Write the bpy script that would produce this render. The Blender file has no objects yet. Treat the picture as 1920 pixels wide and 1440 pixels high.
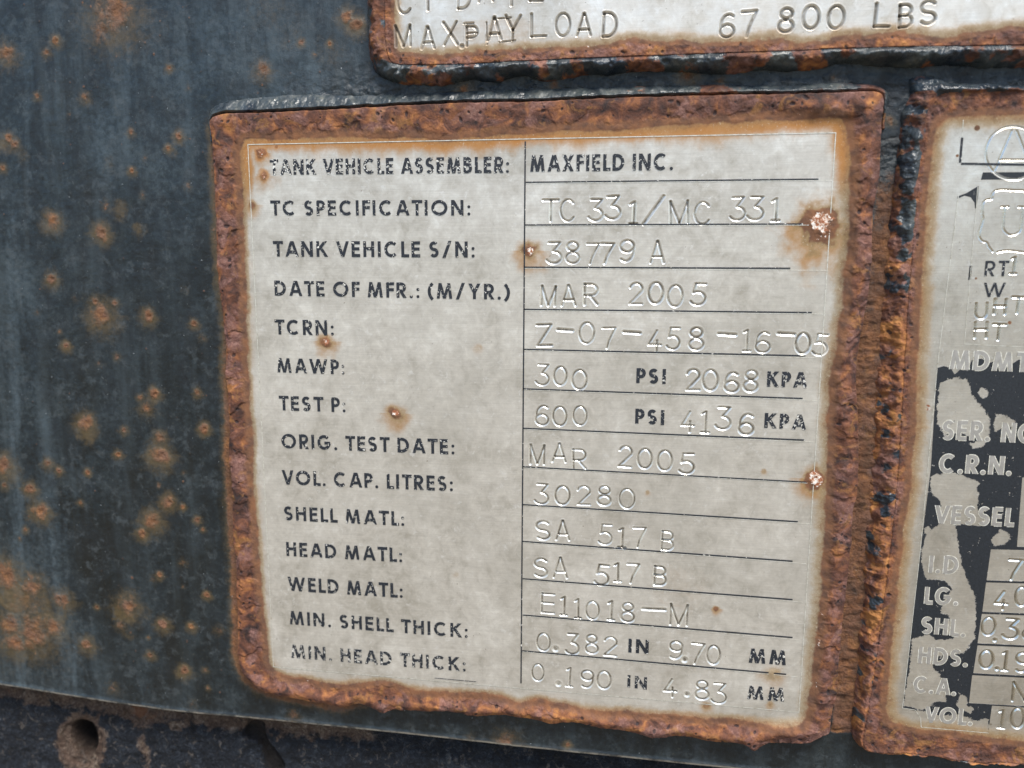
import bpy, math
import numpy as np

# ---------------------------------------------------------------- camera, light, exposure
# All plane coordinates are millimetres on the tank's flat steel panel: u right, v up, h out towards the viewer.
# World metres: X = u, Y = -h, Z = v.
F, CX, CY, W, HP = 1526.0, 960.0, 720.0, 150.0, 3.0      # focal length in photo pixels, frame width, plate face height

def _pose():
    src = np.array([[-.5, .5], [.5, .5], [.5, -.5], [-.5, -.5]]) * W
    dst = (np.array([[465, 271], [1567, 249], [1498, 1335], [513, 1250]], float) - (CX, CY)) * (1, -1)
    A = []
    for (x, y), (p, q) in zip(src, dst):
        A.append([x, y, 1, 0, 0, 0, -p*x, -p*y, -p]); A.append([0, 0, 0, x, y, 1, -q*x, -q*y, -q])
    Hm = np.linalg.svd(np.array(A))[2][-1].reshape(3, 3)
    M = np.diag([1/F, 1/F, 1]) @ Hm
    if M[2, 2] < 0: M = -M
    M[2] *= -1                                             # camera looks along -Z
    s = (np.linalg.norm(M[:, 0]) + np.linalg.norm(M[:, 1])) / 2
    r1, r2, t = M[:, 0]/s, M[:, 1]/s, M[:, 2]/s
    n = np.cross(r1, r2); n /= np.linalg.norm(n)
    Rm = np.stack([r1, -n, r2], 1)
    Us, _, Vt = np.linalg.svd(Rm); Rm = Us @ Vt
    tt = t - Rm @ np.array([0, -HP, 0])                    # plate face lies at h = HP
    return Rm, tt
RM, TT = _pose()
CAM = -RM.T @ TT

def P(px, py, h=HP):
    """photo pixel -> (u, v) on the plane h"""
    px = np.asarray(px, float); py = np.asarray(py, float)
    d = np.stack([(px-CX)/F, (CY-py)/F, -np.ones_like(px)], -1) @ RM
    k = (-h - CAM[1]) / d[..., 1]
    return CAM[0] + k*d[..., 0], CAM[2] + k*d[..., 2]

def PP(pts, h=HP):
    a = np.array(pts, float); u, v = P(a[:, 0], a[:, 1], h)
    return np.stack([u, v], 1)

scene = bpy.context.scene
cam_data = bpy.data.cameras.new('camera'); cam = bpy.data.objects.new('camera', cam_data)
scene.collection.objects.link(cam); scene.camera = cam
cam_data.sensor_width = 36; cam_data.lens = F/1920*36
cam_data.clip_start = 0.01; cam_data.clip_end = 50
cam_data.dof.use_dof = True; cam_data.dof.aperture_fstop = 13
_f = (RM @ np.array([15., -HP, 0.]) + TT); cam_data.dof.focus_distance = float(-_f[2])/1000
import mathutils
cam.matrix_world = mathutils.Matrix.Translation(CAM/1000) @ mathutils.Matrix(RM.T.tolist()).to_4x4()
print('camera mm', CAM, 'view', RM.T @ np.array([0, 0, -1]))

world = bpy.data.worlds.new('World'); scene.world = world; world.use_nodes = True
wn, wl = world.node_tree.nodes, world.node_tree.links
bg = wn['Background']; bg.inputs['Strength'].default_value = 0.105
sky = wn.new('ShaderNodeTexSky'); sky.sky_type = 'NISHITA'; sky.sun_disc = False
SUN_EL, SUN_ROT = math.radians(60), math.radians(152)
sky.sun_elevation = SUN_EL; sky.sun_rotation = SUN_ROT
# plain ground tone added below the horizon, set for what the metal reflects
tc = wn.new('ShaderNodeTexCoord'); sp = wn.new('ShaderNodeSeparateXYZ'); wl.new(tc.outputs['Generated'], sp.inputs[0])
mr = wn.new('ShaderNodeMapRange'); mr.inputs[1].default_value = -0.10; mr.inputs[2].default_value = 0.10
wl.new(sp.outputs[2], mr.inputs[0])
mx = wn.new('ShaderNodeMix'); mx.data_type = 'RGBA'
mx.inputs[6].default_value = (1.65, 1.45, 1.15, 1)
wl.new(mr.outputs[0], mx.inputs[0]); wl.new(sky.outputs[0], mx.inputs[7]); wl.new(mx.outputs[2], bg.inputs[0])

sd = bpy.data.lights.new('sun', 'SUN'); sun = bpy.data.objects.new('sun', sd); scene.collection.objects.link(sun)
sd.energy = 2.7; sd.angle = math.radians(20); sd.color = (1, .95, .87)
az = SUN_ROT
sdir = mathutils.Vector((math.sin(az)*math.cos(SUN_EL), math.cos(az)*math.cos(SUN_EL), math.sin(SUN_EL)))
sun.rotation_euler = sdir.to_track_quat('Z', 'Y').to_euler()
vs = scene.view_settings
vs.view_transform = 'Standard'; vs.look = 'None'; vs.gamma = 1; vs.use_curve_mapping = False; vs.exposure = 1.08

# ---------------------------------------------------------------- numpy noise and shape helpers
f4 = np.float32
def sm(a, b, x):
    t = np.clip((x-a)/(b-a), 0, 1); return t*t*(3-2*t)

def perlin(x, y, seed):
    rng = np.random.RandomState(seed)
    perm = rng.permutation(512); ang = rng.rand(512)*2*np.pi
    gx, gy = np.cos(ang).astype(f4), np.sin(ang).astype(f4)
    xi = np.floor(x).astype(np.int32); yi = np.floor(y).astype(np.int32)
    xf = (x-xi).astype(f4); yf = (y-yi).astype(f4)
    def g(ix, iy, fx, fy):
        k = perm[(perm[ix & 511] + iy) & 511]
        return gx[k]*fx + gy[k]*fy
    su = xf*xf*xf*(xf*(xf*6-15)+10); sv = yf*yf*yf*(yf*(yf*6-15)+10)
    a = g(xi, yi, xf, yf); b = g(xi+1, yi, xf-1, yf); c = g(xi, yi+1, xf, yf-1); d = g(xi+1, yi+1, xf-1, yf-1)
    return (a + su*(b-a)) + sv*((c + su*(d-c)) - (a + su*(b-a)))

def fbm(u, v, size, octv=4, seed=0, sx=1, sy=1, gain=.5):
    x, y = u/(size*sx), v/(size*sy); s = 0; a = 1.; tot = 0
    for i in range(octv):
        s = s + a*perlin(x*2**i + 31.7*i, y*2**i + 17.3*i, seed+i); tot += a*.55; a *= gain
    return s/tot                                            # about -1..1

def catmull(pts, closed=True, n=6):
    p = np.asarray(pts, float); m = len(p); out = []
    for i in range(m if closed else m-1):
        if closed: a, b, c, d = p[i-1], p[i], p[(i+1) % m], p[(i+2) % m]
        else: a, b, c, d = p[max(i-1, 0)], p[i], p[i+1], p[min(i+2, m-1)]
        for k in range(n):
            t = k/n
            out.append(.5*((2*b) + (c-a)*t + (2*a-5*b+4*c-d)*t*t + (3*b-a-3*c+d)*t**3))
    if not closed: out.append(p[-1])
    return np.array(out)

def segdist(pts, u, v, closed=False):
    pts = np.asarray(pts, f4); best = np.full(u.shape, 1e9, f4)
    m = len(pts)
    for i in range(m if closed else m-1):
        a, b = pts[i], pts[(i+1) % m]; ab = b-a; L = float(ab@ab) + 1e-9
        t = np.clip(((u-a[0])*ab[0] + (v-a[1])*ab[1])/L, 0, 1)
        d = (u-a[0]-t*ab[0])**2 + (v-a[1]-t*ab[1])**2
        np.minimum(best, d, out=best)
    return np.sqrt(best)

def sdf(pts, u, v):
    """signed distance, positive inside"""
    pts = np.asarray(pts, f4); ins = np.zeros(u.shape, bool); m = len(pts)
    for i in range(m):
        a, b = pts[i], pts[(i+1) % m]
        if a[1] == b[1]: continue
        c = ((a[1] > v) != (b[1] > v)) & (u < (b[0]-a[0])*(v-a[1])/(b[1]-a[1]) + a[0])
        ins ^= c
    d = segdist(pts, u, v, True)
    return np.where(ins, d, -d)

def sdf_fast(pts, U, V, k=6):
    """sdf on a tensor grid, evaluated every k-th node and interpolated"""
    xs, ys = U[0], V[:, 0]
    ix = np.unique(np.r_[np.arange(0, len(xs), k), len(xs)-1]); iy = np.unique(np.r_[np.arange(0, len(ys), k), len(ys)-1])
    cu, cv = np.meshgrid(xs[ix], ys[iy]); c = sdf(pts, cu, cv)
    t = np.empty((len(iy), len(xs)), f4)
    for r in range(len(iy)): t[r] = np.interp(np.arange(len(xs)), ix, c[r])
    wy = np.interp(np.arange(len(ys)), iy, np.arange(len(iy))); lo = np.clip(np.floor(wy).astype(int), 0, len(iy)-2); fr = (wy-lo)[:, None].astype(f4)
    return t[lo]*(1-fr) + t[lo+1]*fr

# ---------------------------------------------------------------- object helpers
COL = scene.collection
def thing(name, label, cat, loc=(0, 0, 0), group=None):
    o = bpy.data.objects.new(name, None); COL.objects.link(o); o.location = loc
    o.empty_display_size = .01
    o['label'] = label; o['category'] = cat
    if group: o['group'] = group
    return o

def raw_mesh(name, co, faces, mat, parent=None, attrs=None, smooth=True):
    me = bpy.data.meshes.new(name)
    nv, nf = len(co), len(faces)
    me.vertices.add(nv); me.vertices.foreach_set('co', np.ascontiguousarray(co, f4).ravel())
    me.loops.add(nf*4); me.loops.foreach_set('vertex_index', np.ascontiguousarray(faces, np.int32).ravel())
    me.polygons.add(nf); me.polygons.foreach_set('loop_start', np.arange(0, nf*4, 4, dtype=np.int32))
    me.polygons.foreach_set('loop_total', np.full(nf, 4, np.int32))
    me.update(calc_edges=True); me.validate()
    me.polygons.foreach_set('use_smooth', np.full(len(me.polygons), smooth))
    for k, a in (attrs or {}).items():
        at = me.attributes.new(k, 'FLOAT', 'POINT'); at.data.foreach_set('value', np.ascontiguousarray(a, f4).ravel())
    me.materials.append(mat)
    o = bpy.data.objects.new(name, me); COL.objects.link(o)
    if parent:
        o.parent = parent; o.matrix_parent_inverse = mathutils.Matrix.Translation(-parent.location)
    return o

def grid_objects(U, V, H, keep, label_ids, specs, attrs):
    """split one height field into several objects by face label; specs: {id: (name, material, parent, label)}"""
    ny, nx = U.shape
    idx = np.arange(ny*nx, dtype=np.int32).reshape(ny, nx)
    q = np.stack([idx[:-1, :-1], idx[:-1, 1:], idx[1:, 1:], idx[1:, :-1]], -1).reshape(-1, 4)
    kf = (keep[:-1, :-1] | keep[:-1, 1:] | keep[1:, 1:] | keep[1:, :-1]).ravel()
    lf = label_ids[:-1, :-1].ravel()
    co = np.stack([U, -H, V], -1).reshape(-1, 3)/1000
    out = {}
    for i, (name, mat, par, lab) in specs.items():
        f = q[kf & (lf == i)]
        if not len(f): continue
        used = np.zeros(ny*nx, bool); used[f.ravel()] = True
        mp = np.cumsum(used, dtype=np.int32)-1
        o = raw_mesh(name, co[used], mp[f], mat, par, {k: a.reshape(-1)[used] for k, a in attrs.items()})
        if lab: o['label'] = lab
        out[i] = o
    return out

# ---------------------------------------------------------------- materials
class NT:
    def __init__(s, name):
        s.m = bpy.data.materials.new(name); s.m.use_nodes = True
        s.t = s.m.node_tree; s.n = s.t.nodes; s.l = s.t.links
        s.b = s.n['Principled BSDF']
        s.pos = s.n.new('ShaderNodeNewGeometry').outputs['Position']
        s.mm = s.vmul(s.pos, (1000, 1000, 1000))
    def vmul(s, v, k):
        n = s.n.new('ShaderNodeVectorMath'); n.operation = 'MULTIPLY'; s.l.new(v, n.inputs[0]); n.inputs[1].default_value = k
        return n.outputs[0]
    def put(s, sock, val):
        if hasattr(val, 'links') or isinstance(val, bpy.types.NodeSocket): s.l.new(val, sock)
        elif isinstance(val, tuple) and len(val) == 3 and sock.type == 'RGBA': sock.default_value = (*val, 1)
        else: sock.default_value = val
    def noise(s, size, det=4, rough=.55, dist=0., off=0, stretch=(1, 1, 1)):
        n = s.n.new('ShaderNodeTexNoise'); n.inputs['Scale'].default_value = 1
        v = s.vmul(s.mm, tuple(1/(size*k) for k in stretch))
        a = s.n.new('ShaderNodeVectorMath'); a.operation = 'ADD'; s.l.new(v, a.inputs[0]); a.inputs[1].default_value = (off*7.3, off*3.1, off*5.7)
        s.l.new(a.outputs[0], n.inputs['Vector'])
        n.inputs['Detail'].default_value = det; n.inputs['Roughness'].default_value = rough; n.inputs['Distortion'].default_value = dist
        return n.outputs['Fac']
    def voro(s, size, off=0, feat='F1'):
        n = s.n.new('ShaderNodeTexVoronoi'); n.feature = feat; n.inputs['Scale'].default_value = 1
        v = s.vmul(s.mm, (1/size,)*3)
        a = s.n.new('ShaderNodeVectorMath'); a.operation = 'ADD'; s.l.new(v, a.inputs[0]); a.inputs[1].default_value = (off*7.3, off*3.1, off*5.7)
        s.l.new(a.outputs[0], n.inputs['Vector'])
        return n.outputs['Distance']
    def attr(s, name):
        n = s.n.new('ShaderNodeAttribute'); n.attribute_name = name; return n.outputs['Fac']
    def math(s, op, a, b=None, c=None, clamp=False):
        n = s.n.new('ShaderNodeMath'); n.operation = op; n.use_clamp = clamp
        s.put(n.inputs[0], a)
        if b is not None: s.put(n.inputs[1], b)
        if c is not None: s.put(n.inputs[2], c)
        return n.outputs[0]
    def rng(s, x, a, b, c=0., d=1., smooth=True):
        n = s.n.new('ShaderNodeMapRange'); n.interpolation_type = 'SMOOTHSTEP' if smooth else 'LINEAR'
        s.put(n.inputs[0], x); n.inputs[1].default_value = a; n.inputs[2].default_value = b; n.inputs[3].default_value = c; n.inputs[4].default_value = d
        return n.outputs[0]
    def mix(s, f, a, b, mode='MIX'):
        n = s.n.new('ShaderNodeMix'); n.data_type = 'RGBA'; n.blend_type = mode
        s.put(n.inputs[0], f); s.put(n.inputs[6], a); s.put(n.inputs[7], b); return n.outputs[2]
    def fmix(s, f, a, b):
        n = s.n.new('ShaderNodeMix'); n.data_type = 'FLOAT'
        s.put(n.inputs[0], f); s.put(n.inputs[2], a); s.put(n.inputs[3], b); return n.outputs[0]
    def ramp(s, x, stops):
        n = s.n.new('ShaderNodeValToRGB'); s.put(n.inputs[0], x); e = n.color_ramp.elements
        while len(e) < len(stops): e.new(.5)
        for el, (p, c) in zip(e, stops): el.position = p; el.color = (*c, 1)
        return n.outputs[0]
    def bump(s, hgt, dist, strength=1., nrm=None):
        n = s.n.new('ShaderNodeBump'); s.put(n.inputs['Height'], hgt); n.inputs['Distance'].default_value = dist/1000
        s.put(n.inputs['Strength'], strength)
        if nrm is not None: s.l.new(nrm, n.inputs['Normal'])
        return n.outputs[0]
    def out(s, col, rough, metal=0., nrm=None, spec=.5):
        s.put(s.b.inputs['Base Color'], col); s.put(s.b.inputs['Roughness'], rough); s.put(s.b.inputs['Metallic'], metal)
        s.put(s.b.inputs['Specular IOR Level'], spec)
        if nrm is not None: s.l.new(nrm, s.b.inputs['Normal'])
        return s.m

def rust_colour(t, off=0, warm=0.):
    a = t.noise(4.5, 6, .56, .9, off+1); b = t.noise(1.1, 5, .65, .8, off+2); c = t.noise(9, 4, .6, .8, off+3)
    k = t.math('ADD', t.math('MULTIPLY', a, .84), t.math('MULTIPLY', b, .16))
    if not isinstance(warm, float) or warm: k = t.math('ADD', k, warm)
    base = t.ramp(k, [(.34, (.020, .010, .009)), (.43, (.062, .024, .015)), (.52, (.120, .044, .023)), (.61, (.225, .084, .030)), (.72, (.40, .170, .048))])
    pink = t.ramp(b, [(.3, (.105, .045, .037)), (.5, (.170, .080, .064)), (.7, (.28, .16, .13))])
    col = t.mix(t.rng(c, .50, .60, 0, .75), base, pink)
    col = t.mix(t.rng(t.noise(5, 5, .65, 1., off+8), .54, .66, 0, .5), col, (.29, .135, .034))
    sp = t.noise(.55, 3, .7, 0, off+4)
    col = t.mix(t.rng(sp, .66, .78, 0, .6), col, (.035, .016, .013))
    col = t.mix(t.rng(sp, .33, .25, 0, .35), col, (.42, .24, .14))
    return col

def navy_colour(t, pale, off=0):
    a = t.noise(5, 5, .6, .5, off+5); b = t.noise(1.2, 4, .6, .5, off+6)
    dark = t.ramp(a, [(.3, (.004, .007, .012)), (.5, (.011, .018, .028)), (.68, (.035, .050, .066))])
    grey = t.ramp(t.math('ADD', t.math('MULTIPLY', a, .5), t.math('MULTIPLY', b, .5)), [(.32, (.032, .042, .044)), (.5, (.070, .082, .078)), (.68, (.17, .165, .13))])
    return t.mix(pale, dark, grey)

def plate_material(name, off, tone=1.0, DIRT=.62, GLINT=.75, METAL=.42):
    t = NT(name)
    rust, paint, pale, enamel, flake, pit, stamp, warm, stain = [t.attr(k) for k in ('rust', 'paint', 'pale', 'enamel', 'flake', 'pit', 'stamp', 'warm', 'stain')]
    dirt, bare = t.attr('dirt'), t.attr('bare')
    # weathered stainless: mottled grey beige with pale smudges and small specks
    n1 = t.noise(17, 4, .6, .6, off+20); n2 = t.noise(3.4, 7, .70, .4, off+21); n3 = t.noise(.42, 3, .6, 0, off+22)
    k = t.math('ADD', t.math('MULTIPLY', n1, .45), t.math('MULTIPLY', n2, .55))
    g = lambda a: tuple(x*tone for x in a)
    metal = t.ramp(k, [(.36, g((.40, .368, .308))), (.47, g((.535, .50, .438))), (.55, g((.61, .575, .51))), (.66, g((.75, .72, .655)))])
    metal = t.mix(t.rng(t.noise(1.9, 7, .72, .5, off+23), .57, .68, 0, .55), metal, g((.74, .725, .685)))
    metal = t.mix(t.rng(n3, .67, .78, 0, .55), metal, (.13, .115, .09))
    metal = t.mix(t.rng(t.noise(.9, 2, .5, 0, off+24), .72, .78, 0, .65), metal, (.12, .075, .035))
    # hairline scratches
    scr = t.noise(1.0, 2, .5, 0, off+25, (9, 1, .12)); scr2 = t.noise(1.0, 2, .5, 0, off+26, (.16, 1, 7))
    metal = t.mix(t.rng(scr, .64, .74, 0, .35), metal, g((.74, .72, .68)))
    metal = t.mix(t.rng(t.noise(1., 3, .6, 0, off+27, (12, 1, .10)), .4, .65, 0, .16), metal, (.22, .20, .17))
    metal = t.mix(t.rng(t.noise(26, 5, .6, .4, off+28), .48, .68, 0, .30), metal, g((.38, .355, .305)))
    # rust creeping in from the rim
    e1 = t.noise(2.2, 6, .7, .5, off+30); e2 = t.noise(.6, 3, .7, 0, off+31)
    R = t.math('ADD', rust, t.math('MULTIPLY', t.math('SUBTRACT', e1, .5), .34)); R = t.math('ADD', R, t.math('MULTIPLY', t.math('SUBTRACT', e2, .5), .22))
    st = t.math('ADD', stain, t.math('MULTIPLY', t.math('SUBTRACT', e1, .5), .6))
    col = t.mix(t.rng(st, .08, 1.1, 0, .9), metal, (.40, .185, .036))
    col = t.mix(t.rng(R, .02, .46, 0, .80), col, t.mix(warm, (.21, .150, .070), (.33, .135, .026)))
    col = t.mix(t.math('MULTIPLY', t.rng(R, .10, .40), t.rng(t.noise(.5, 3, .7, 0, off+32), .60, .70, 0, .6)), col, (.50, .44, .34))
    col = t.mix(t.rng(R, .38, .60, 0, .92), col, t.ramp(t.noise(3, 5, .6, .3, off+33), [(.35, (.085, .036, .022)), (.65, (.195, .078, .032))]))
    rc = rust_colour(t, off, t.math('MULTIPLY', warm, .13))
    rf = t.rng(R, .70, .98)
    col = t.mix(rf, col, rc)
    # pits
    col = t.mix(t.rng(pit, .2, .8, 0, .8), col, (.022, .014, .016))
    # dark paint left over the weld
    Pn = t.math('ADD', paint, t.math('MULTIPLY', t.math('SUBTRACT', t.noise(4.2, 6, .66, .8, off+40), .5), 1.25))
    pf = t.rng(Pn, .44, .58)
    pc = navy_colour(t, pale, off)
    col = t.mix(pf, col, pc)
    # black enamel of the plate's printing, with small chips
    ef = t.rng(enamel, .4, .6)
    Bn = t.math('ADD', bare, t.math('MULTIPLY', t.math('SUBTRACT', t.noise(2.2, 9, .80, .5, off+50), .5), 2.8))
    ef = t.math('MULTIPLY', ef, t.rng(Bn, .54, .58, 1, 0))
    ef = t.math('MULTIPLY', ef, t.rng(t.noise(.9, 4, .6, 0, off+51), .675, .70, 1, 0))
    ec = t.ramp(t.noise(.5, 3, .7, 0, off+52), [(.3, (.005, .007, .010)), (.7, (.018, .022, .028))])
    col = t.mix(ef, col, ec)
    # pale flakes
    Fl = t.math('ADD', flake, t.math('MULTIPLY', t.math('SUBTRACT', t.noise(1.7, 6, .68, .8, off+60), .5), 1.5))
    ff = t.rng(Fl, .56, .62)
    col = t.mix(ff, col, t.ramp(t.noise(.7, 3, .6, 0, off+61), [(.42, (.26, .085, .035)), (.50, (.42, .24, .15)), (.60, (.72, .67, .61))]))
    # bright struck metal in the stamped strokes
    col = t.mix(t.math('MULTIPLY', stamp, t.math('MULTIPLY', t.math('SUBTRACT', 1., rf), GLINT)), col, g((.86, .84, .77)))
    dd = t.math('MULTIPLY', dirt, t.rng(t.noise(2.5, 4, .6, .3, off+62), .35, .6, .45, 1.))
    col = t.mix(t.math('MULTIPLY', dd, DIRT), col, (.085, .062, .038))
    keep = t.math('MULTIPLY', t.math('SUBTRACT', 1., t.rng(R, .05, .5)), t.math('SUBTRACT', 1., t.math('MAXIMUM', pf, ef)))
    metallic = t.math('MULTIPLY', keep, t.fmix(stamp, METAL, METAL+.2))
    r0 = t.math('ADD', t.rng(n2, .35, .65, .44, .34), t.math('MULTIPLY', stamp, -.12))
    rough = t.fmix(keep, .82, r0)
    rough = t.fmix(pf, rough, t.rng(t.noise(3, 4, .6, 0, off+70), .35, .65, .2, .5)); rough = t.fmix(ef, rough, .5)
    # relief
    fine = t.noise(.55, 6, .72, .3, off+80); mid = t.noise(2.4, 6, .62, .6, off+81)
    bs = t.fmix(t.rng(R, .4, 1.0), .05, .9)
    bs = t.fmix(pf, bs, .45)
    hgt = t.math('ADD', t.math('MULTIPLY', mid, 1.0), t.math('MULTIPLY', fine, .30))
    nr = t.bump(hgt, .48, bs)
    nr = t.bump(t.math('ADD', t.math('MULTIPLY', n2, .4), t.math('MULTIPLY', scr2, .12)), .06, .6, nr)
    nr = t.bump(t.noise(1., 3, .6, 0, off+90, (14, 1, .10)), .022, .8, nr)
    nr = t.bump(ef, .06, .8, nr)
    return t.out(col, rough, metallic, nr)

def sheet_material(name):
    t = NT(name)
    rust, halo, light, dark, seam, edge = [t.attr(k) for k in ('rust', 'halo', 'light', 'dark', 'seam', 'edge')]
    a = t.noise(11, 6, .62, .4, 1); b = t.noise(1.6, 7, .72, .2, 2); st = t.noise(5, 6, .6, .2, 3, (1, 1, 9)); gr = t.noise(.35, 3, .7, 0, 4)
    k = t.math('ADD', t.math('MULTIPLY', a, .5), t.math('MULTIPLY', b, .5))
    col = t.ramp(k, [(.38, (.0035, .006, .008)), (.5, (.010, .017, .022)), (.62, (.034, .046, .052))])
    col = t.mix(t.rng(st, .46, .70, 0, .5), col, (.044, .060, .068))
    col = t.mix(t.rng(t.noise(4, 5, .6, .2, 5, (1, 1, 7)), .52, .70, 0, .6), col, (.009, .010, .009))
    col = t.mix(t.math('MULTIPLY', light, t.rng(t.math('ADD', t.math('MULTIPLY', b, .5), t.math('MULTIPLY', st, .5)), .38, .60, .25, 1.)), col, (.066, .090, .105))
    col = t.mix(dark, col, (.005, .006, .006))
    col = t.mix(t.rng(t.noise(3.5, 7, .72, .3, 7), .52, .66, 0, .45), col, (.062, .074, .080))
    col = t.mix(t.rng(t.noise(2.4, 5, .7, .6, 8), .56, .70, 0, .5), col, (.010, .013, .016))
    col = t.mix(t.rng(t.noise(1.0, 4, .7, .5, 6), .60, .74, 0, .25), col, (.11, .11, .09))
    col = t.mix(t.rng(gr, .70, .80, 0, .5), col, (.008, .009, .010))
    # yellowish grime halo around the rust, then the rust itself
    e1 = t.noise(1.6, 6, .75, .6, 10); e2 = t.noise(.45, 3, .7, 0, 11)
    dn = t.math('ADD', t.math('MULTIPLY', t.math('SUBTRACT', e1, .5), 1.0), t.math('MULTIPLY', t.math('SUBTRACT', e2, .5), .35))
    Hn = t.math('ADD', halo, dn)
    col = t.mix(t.rng(Hn, .10, 1.0, 0, .66), col, (.130, .088, .036))
    Rn = t.math('ADD', rust, dn)
    rf = t.rng(Rn, .20, .86)
    rc = t.mix(.45, rust_colour(t, 90, .03), (.22, .105, .045))
    col = t.mix(t.math('MULTIPLY', rf, .88), col, rc)
    col = t.mix(t.rng(t.noise(.8, 2, .5, 0, 14), .76, .80, 0, .8), col, (.33, .36, .37))
    col = t.mix(t.math('MULTIPLY', edge, t.rng(t.noise(4, 5, .6, 0, 18), .38, .55, .15, .9)), col, (.30, .27, .22))  # pale paint lip, its edge highlight put into the colour
    wet = t.noise(6, 5, .6, .3, 15)
    rough = t.fmix(rf, t.rng(wet, .35, .65, .28, .5), .85)
    hgt = t.math('ADD', t.math('MULTIPLY', b, 1.), t.math('MULTIPLY', t.noise(.7, 5, .7, .3, 16), .5))
    amp = t.fmix(rf, .26, 1.); amp = t.math('ADD', amp, t.math('MULTIPLY', seam, .4))
    nr = t.bump(hgt, .8, amp)
    sc = t.noise(1., 2, .5, 0, 17, (.2, 1, 12)); nr = t.bump(sc, .05, .5, nr)
    return t.out(col, rough, 0., nr, .5)

def beam_material(name):
    t = NT(name)
    brown, hole = t.attr('brown'), t.attr('hole')
    a = t.noise(7, 7, .68, 1.2, 31); b = t.noise(1.8, 7, .75, 2.5, 32); c = t.noise(.5, 4, .7, .5, 33)
    k = t.math('ADD', t.math('MULTIPLY', a, .4), t.math('MULTIPLY', b, .6))
    blue = t.ramp(k, [(.40, (.003, .004, .007)), (.51, (.009, .013, .021)), (.58, (.030, .038, .052)), (.68, (.15, .15, .14))])
    br = t.ramp(k, [(.36, (.025, .015, .011)), (.48, (.085, .052, .037)), (.56, (.16, .112, .082)), (.66, (.38, .32, .25))])
    m = t.math('ADD', brown, t.math('MULTIPLY', t.math('SUBTRACT', a, .5), 1.4))
    col = t.mix(t.rng(m, .35, .62), blue, br)
    col = t.mix(t.rng(t.math('ADD', brown, t.math('MULTIPLY', t.math('SUBTRACT', t.noise(5, 5, .6, .6, 35), .5), 1.2)), .85, 1.2, 0, .55), col, (.22, .085, .035))
    col = t.mix(t.rng(t.noise(3.6, 8, .72, 1.2, 37), .55, .66, 0, .55), col, (.20, .17, .145))
    col = t.mix(t.rng(t.noise(3.2, 7, .75, .5, 38), .56, .64, 0, .8), col, (.006, .006, .008))
    col = t.mix(hole, col, (.012, .008, .006))
    nr = t.bump(t.math('ADD', b, t.math('MULTIPLY', c, .35)), 1.6, .9)
    return t.out(col, .72, 0., nr, .35)

def ink_material(name, chip_lo, base=(.007, .009, .013)):
    t = NT(name); wear = t.attr('wear')
    n = t.noise(.75, 2, .5, .3, 44); n2 = t.noise(.45, 2, .5, 0, 45)
    k = t.math('ADD', t.math('MAXIMUM', n, t.math('SUBTRACT', n2, .03)), t.math('MULTIPLY', wear, .35))
    f = t.rng(k, chip_lo, chip_lo+.02)
    col = t.ramp(t.noise(.6, 3, .6, 0, 46), [(.3, base), (.7, tuple(x*2.1 for x in base))])
    col = t.mix(f, col, t.ramp(t.noise(.5, 2, .5, 0, 47), [(.4, (.45, .43, .38)), (.6, (.80, .78, .72))]))
    return t.out(col, t.fmix(f, .6, .4), t.math('MULTIPLY', f, .4), t.bump(f, .05, .6))

def bright_line_material(name, dim=1.):
    t = NT(name)
    f = t.noise(1.2, 4, .65, 0, 55)
    col = t.ramp(f, [(.34, (.50*dim, .46*dim, .36*dim)), (.50, (.80*dim, .78*dim, .68*dim)), (.64, (.92*dim, .91*dim, .84*dim))])
    return t.out(col, .4, .45)

M_main = plate_material('weathered_stainless', 0, 1.0, .85, .7, .46)
M_top = plate_material('weathered_stainless_bright', 3, 1.15, .85, .4, .55)
M_right = plate_material('weathered_stainless_pale', 7, 1.02, .6, .6, .78)
M_sheet = sheet_material('weathered_dark_paint')
M_beam = beam_material('rough_corroded_paint')
M_ink = ink_material('chipped_black_print', .655)
M_line = ink_material('chipped_black_rule', .69)
M_bright = bright_line_material('bare_engraved_line')
M_frame = bright_line_material('worn_engraved_border', .8)
def metal_letter_material():
    t = NT('bare_metal_letter')
    k = t.noise(2, 5, .65, .5, 66)
    return t.out(t.ramp(k, [(.35, (.36, .345, .32)), (.65, (.48, .46, .43))]), .42, .6)
M_letter = metal_letter_material()

# ---------------------------------------------------------------- stroke alphabet (cap height 1)
def arc(cx, cy, rx, ry, a0, a1, n=14):
    a = np.radians(np.linspace(a0, a1, n)); return [(cx+rx*math.cos(x), cy+ry*math.sin(x)) for x in a]

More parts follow.
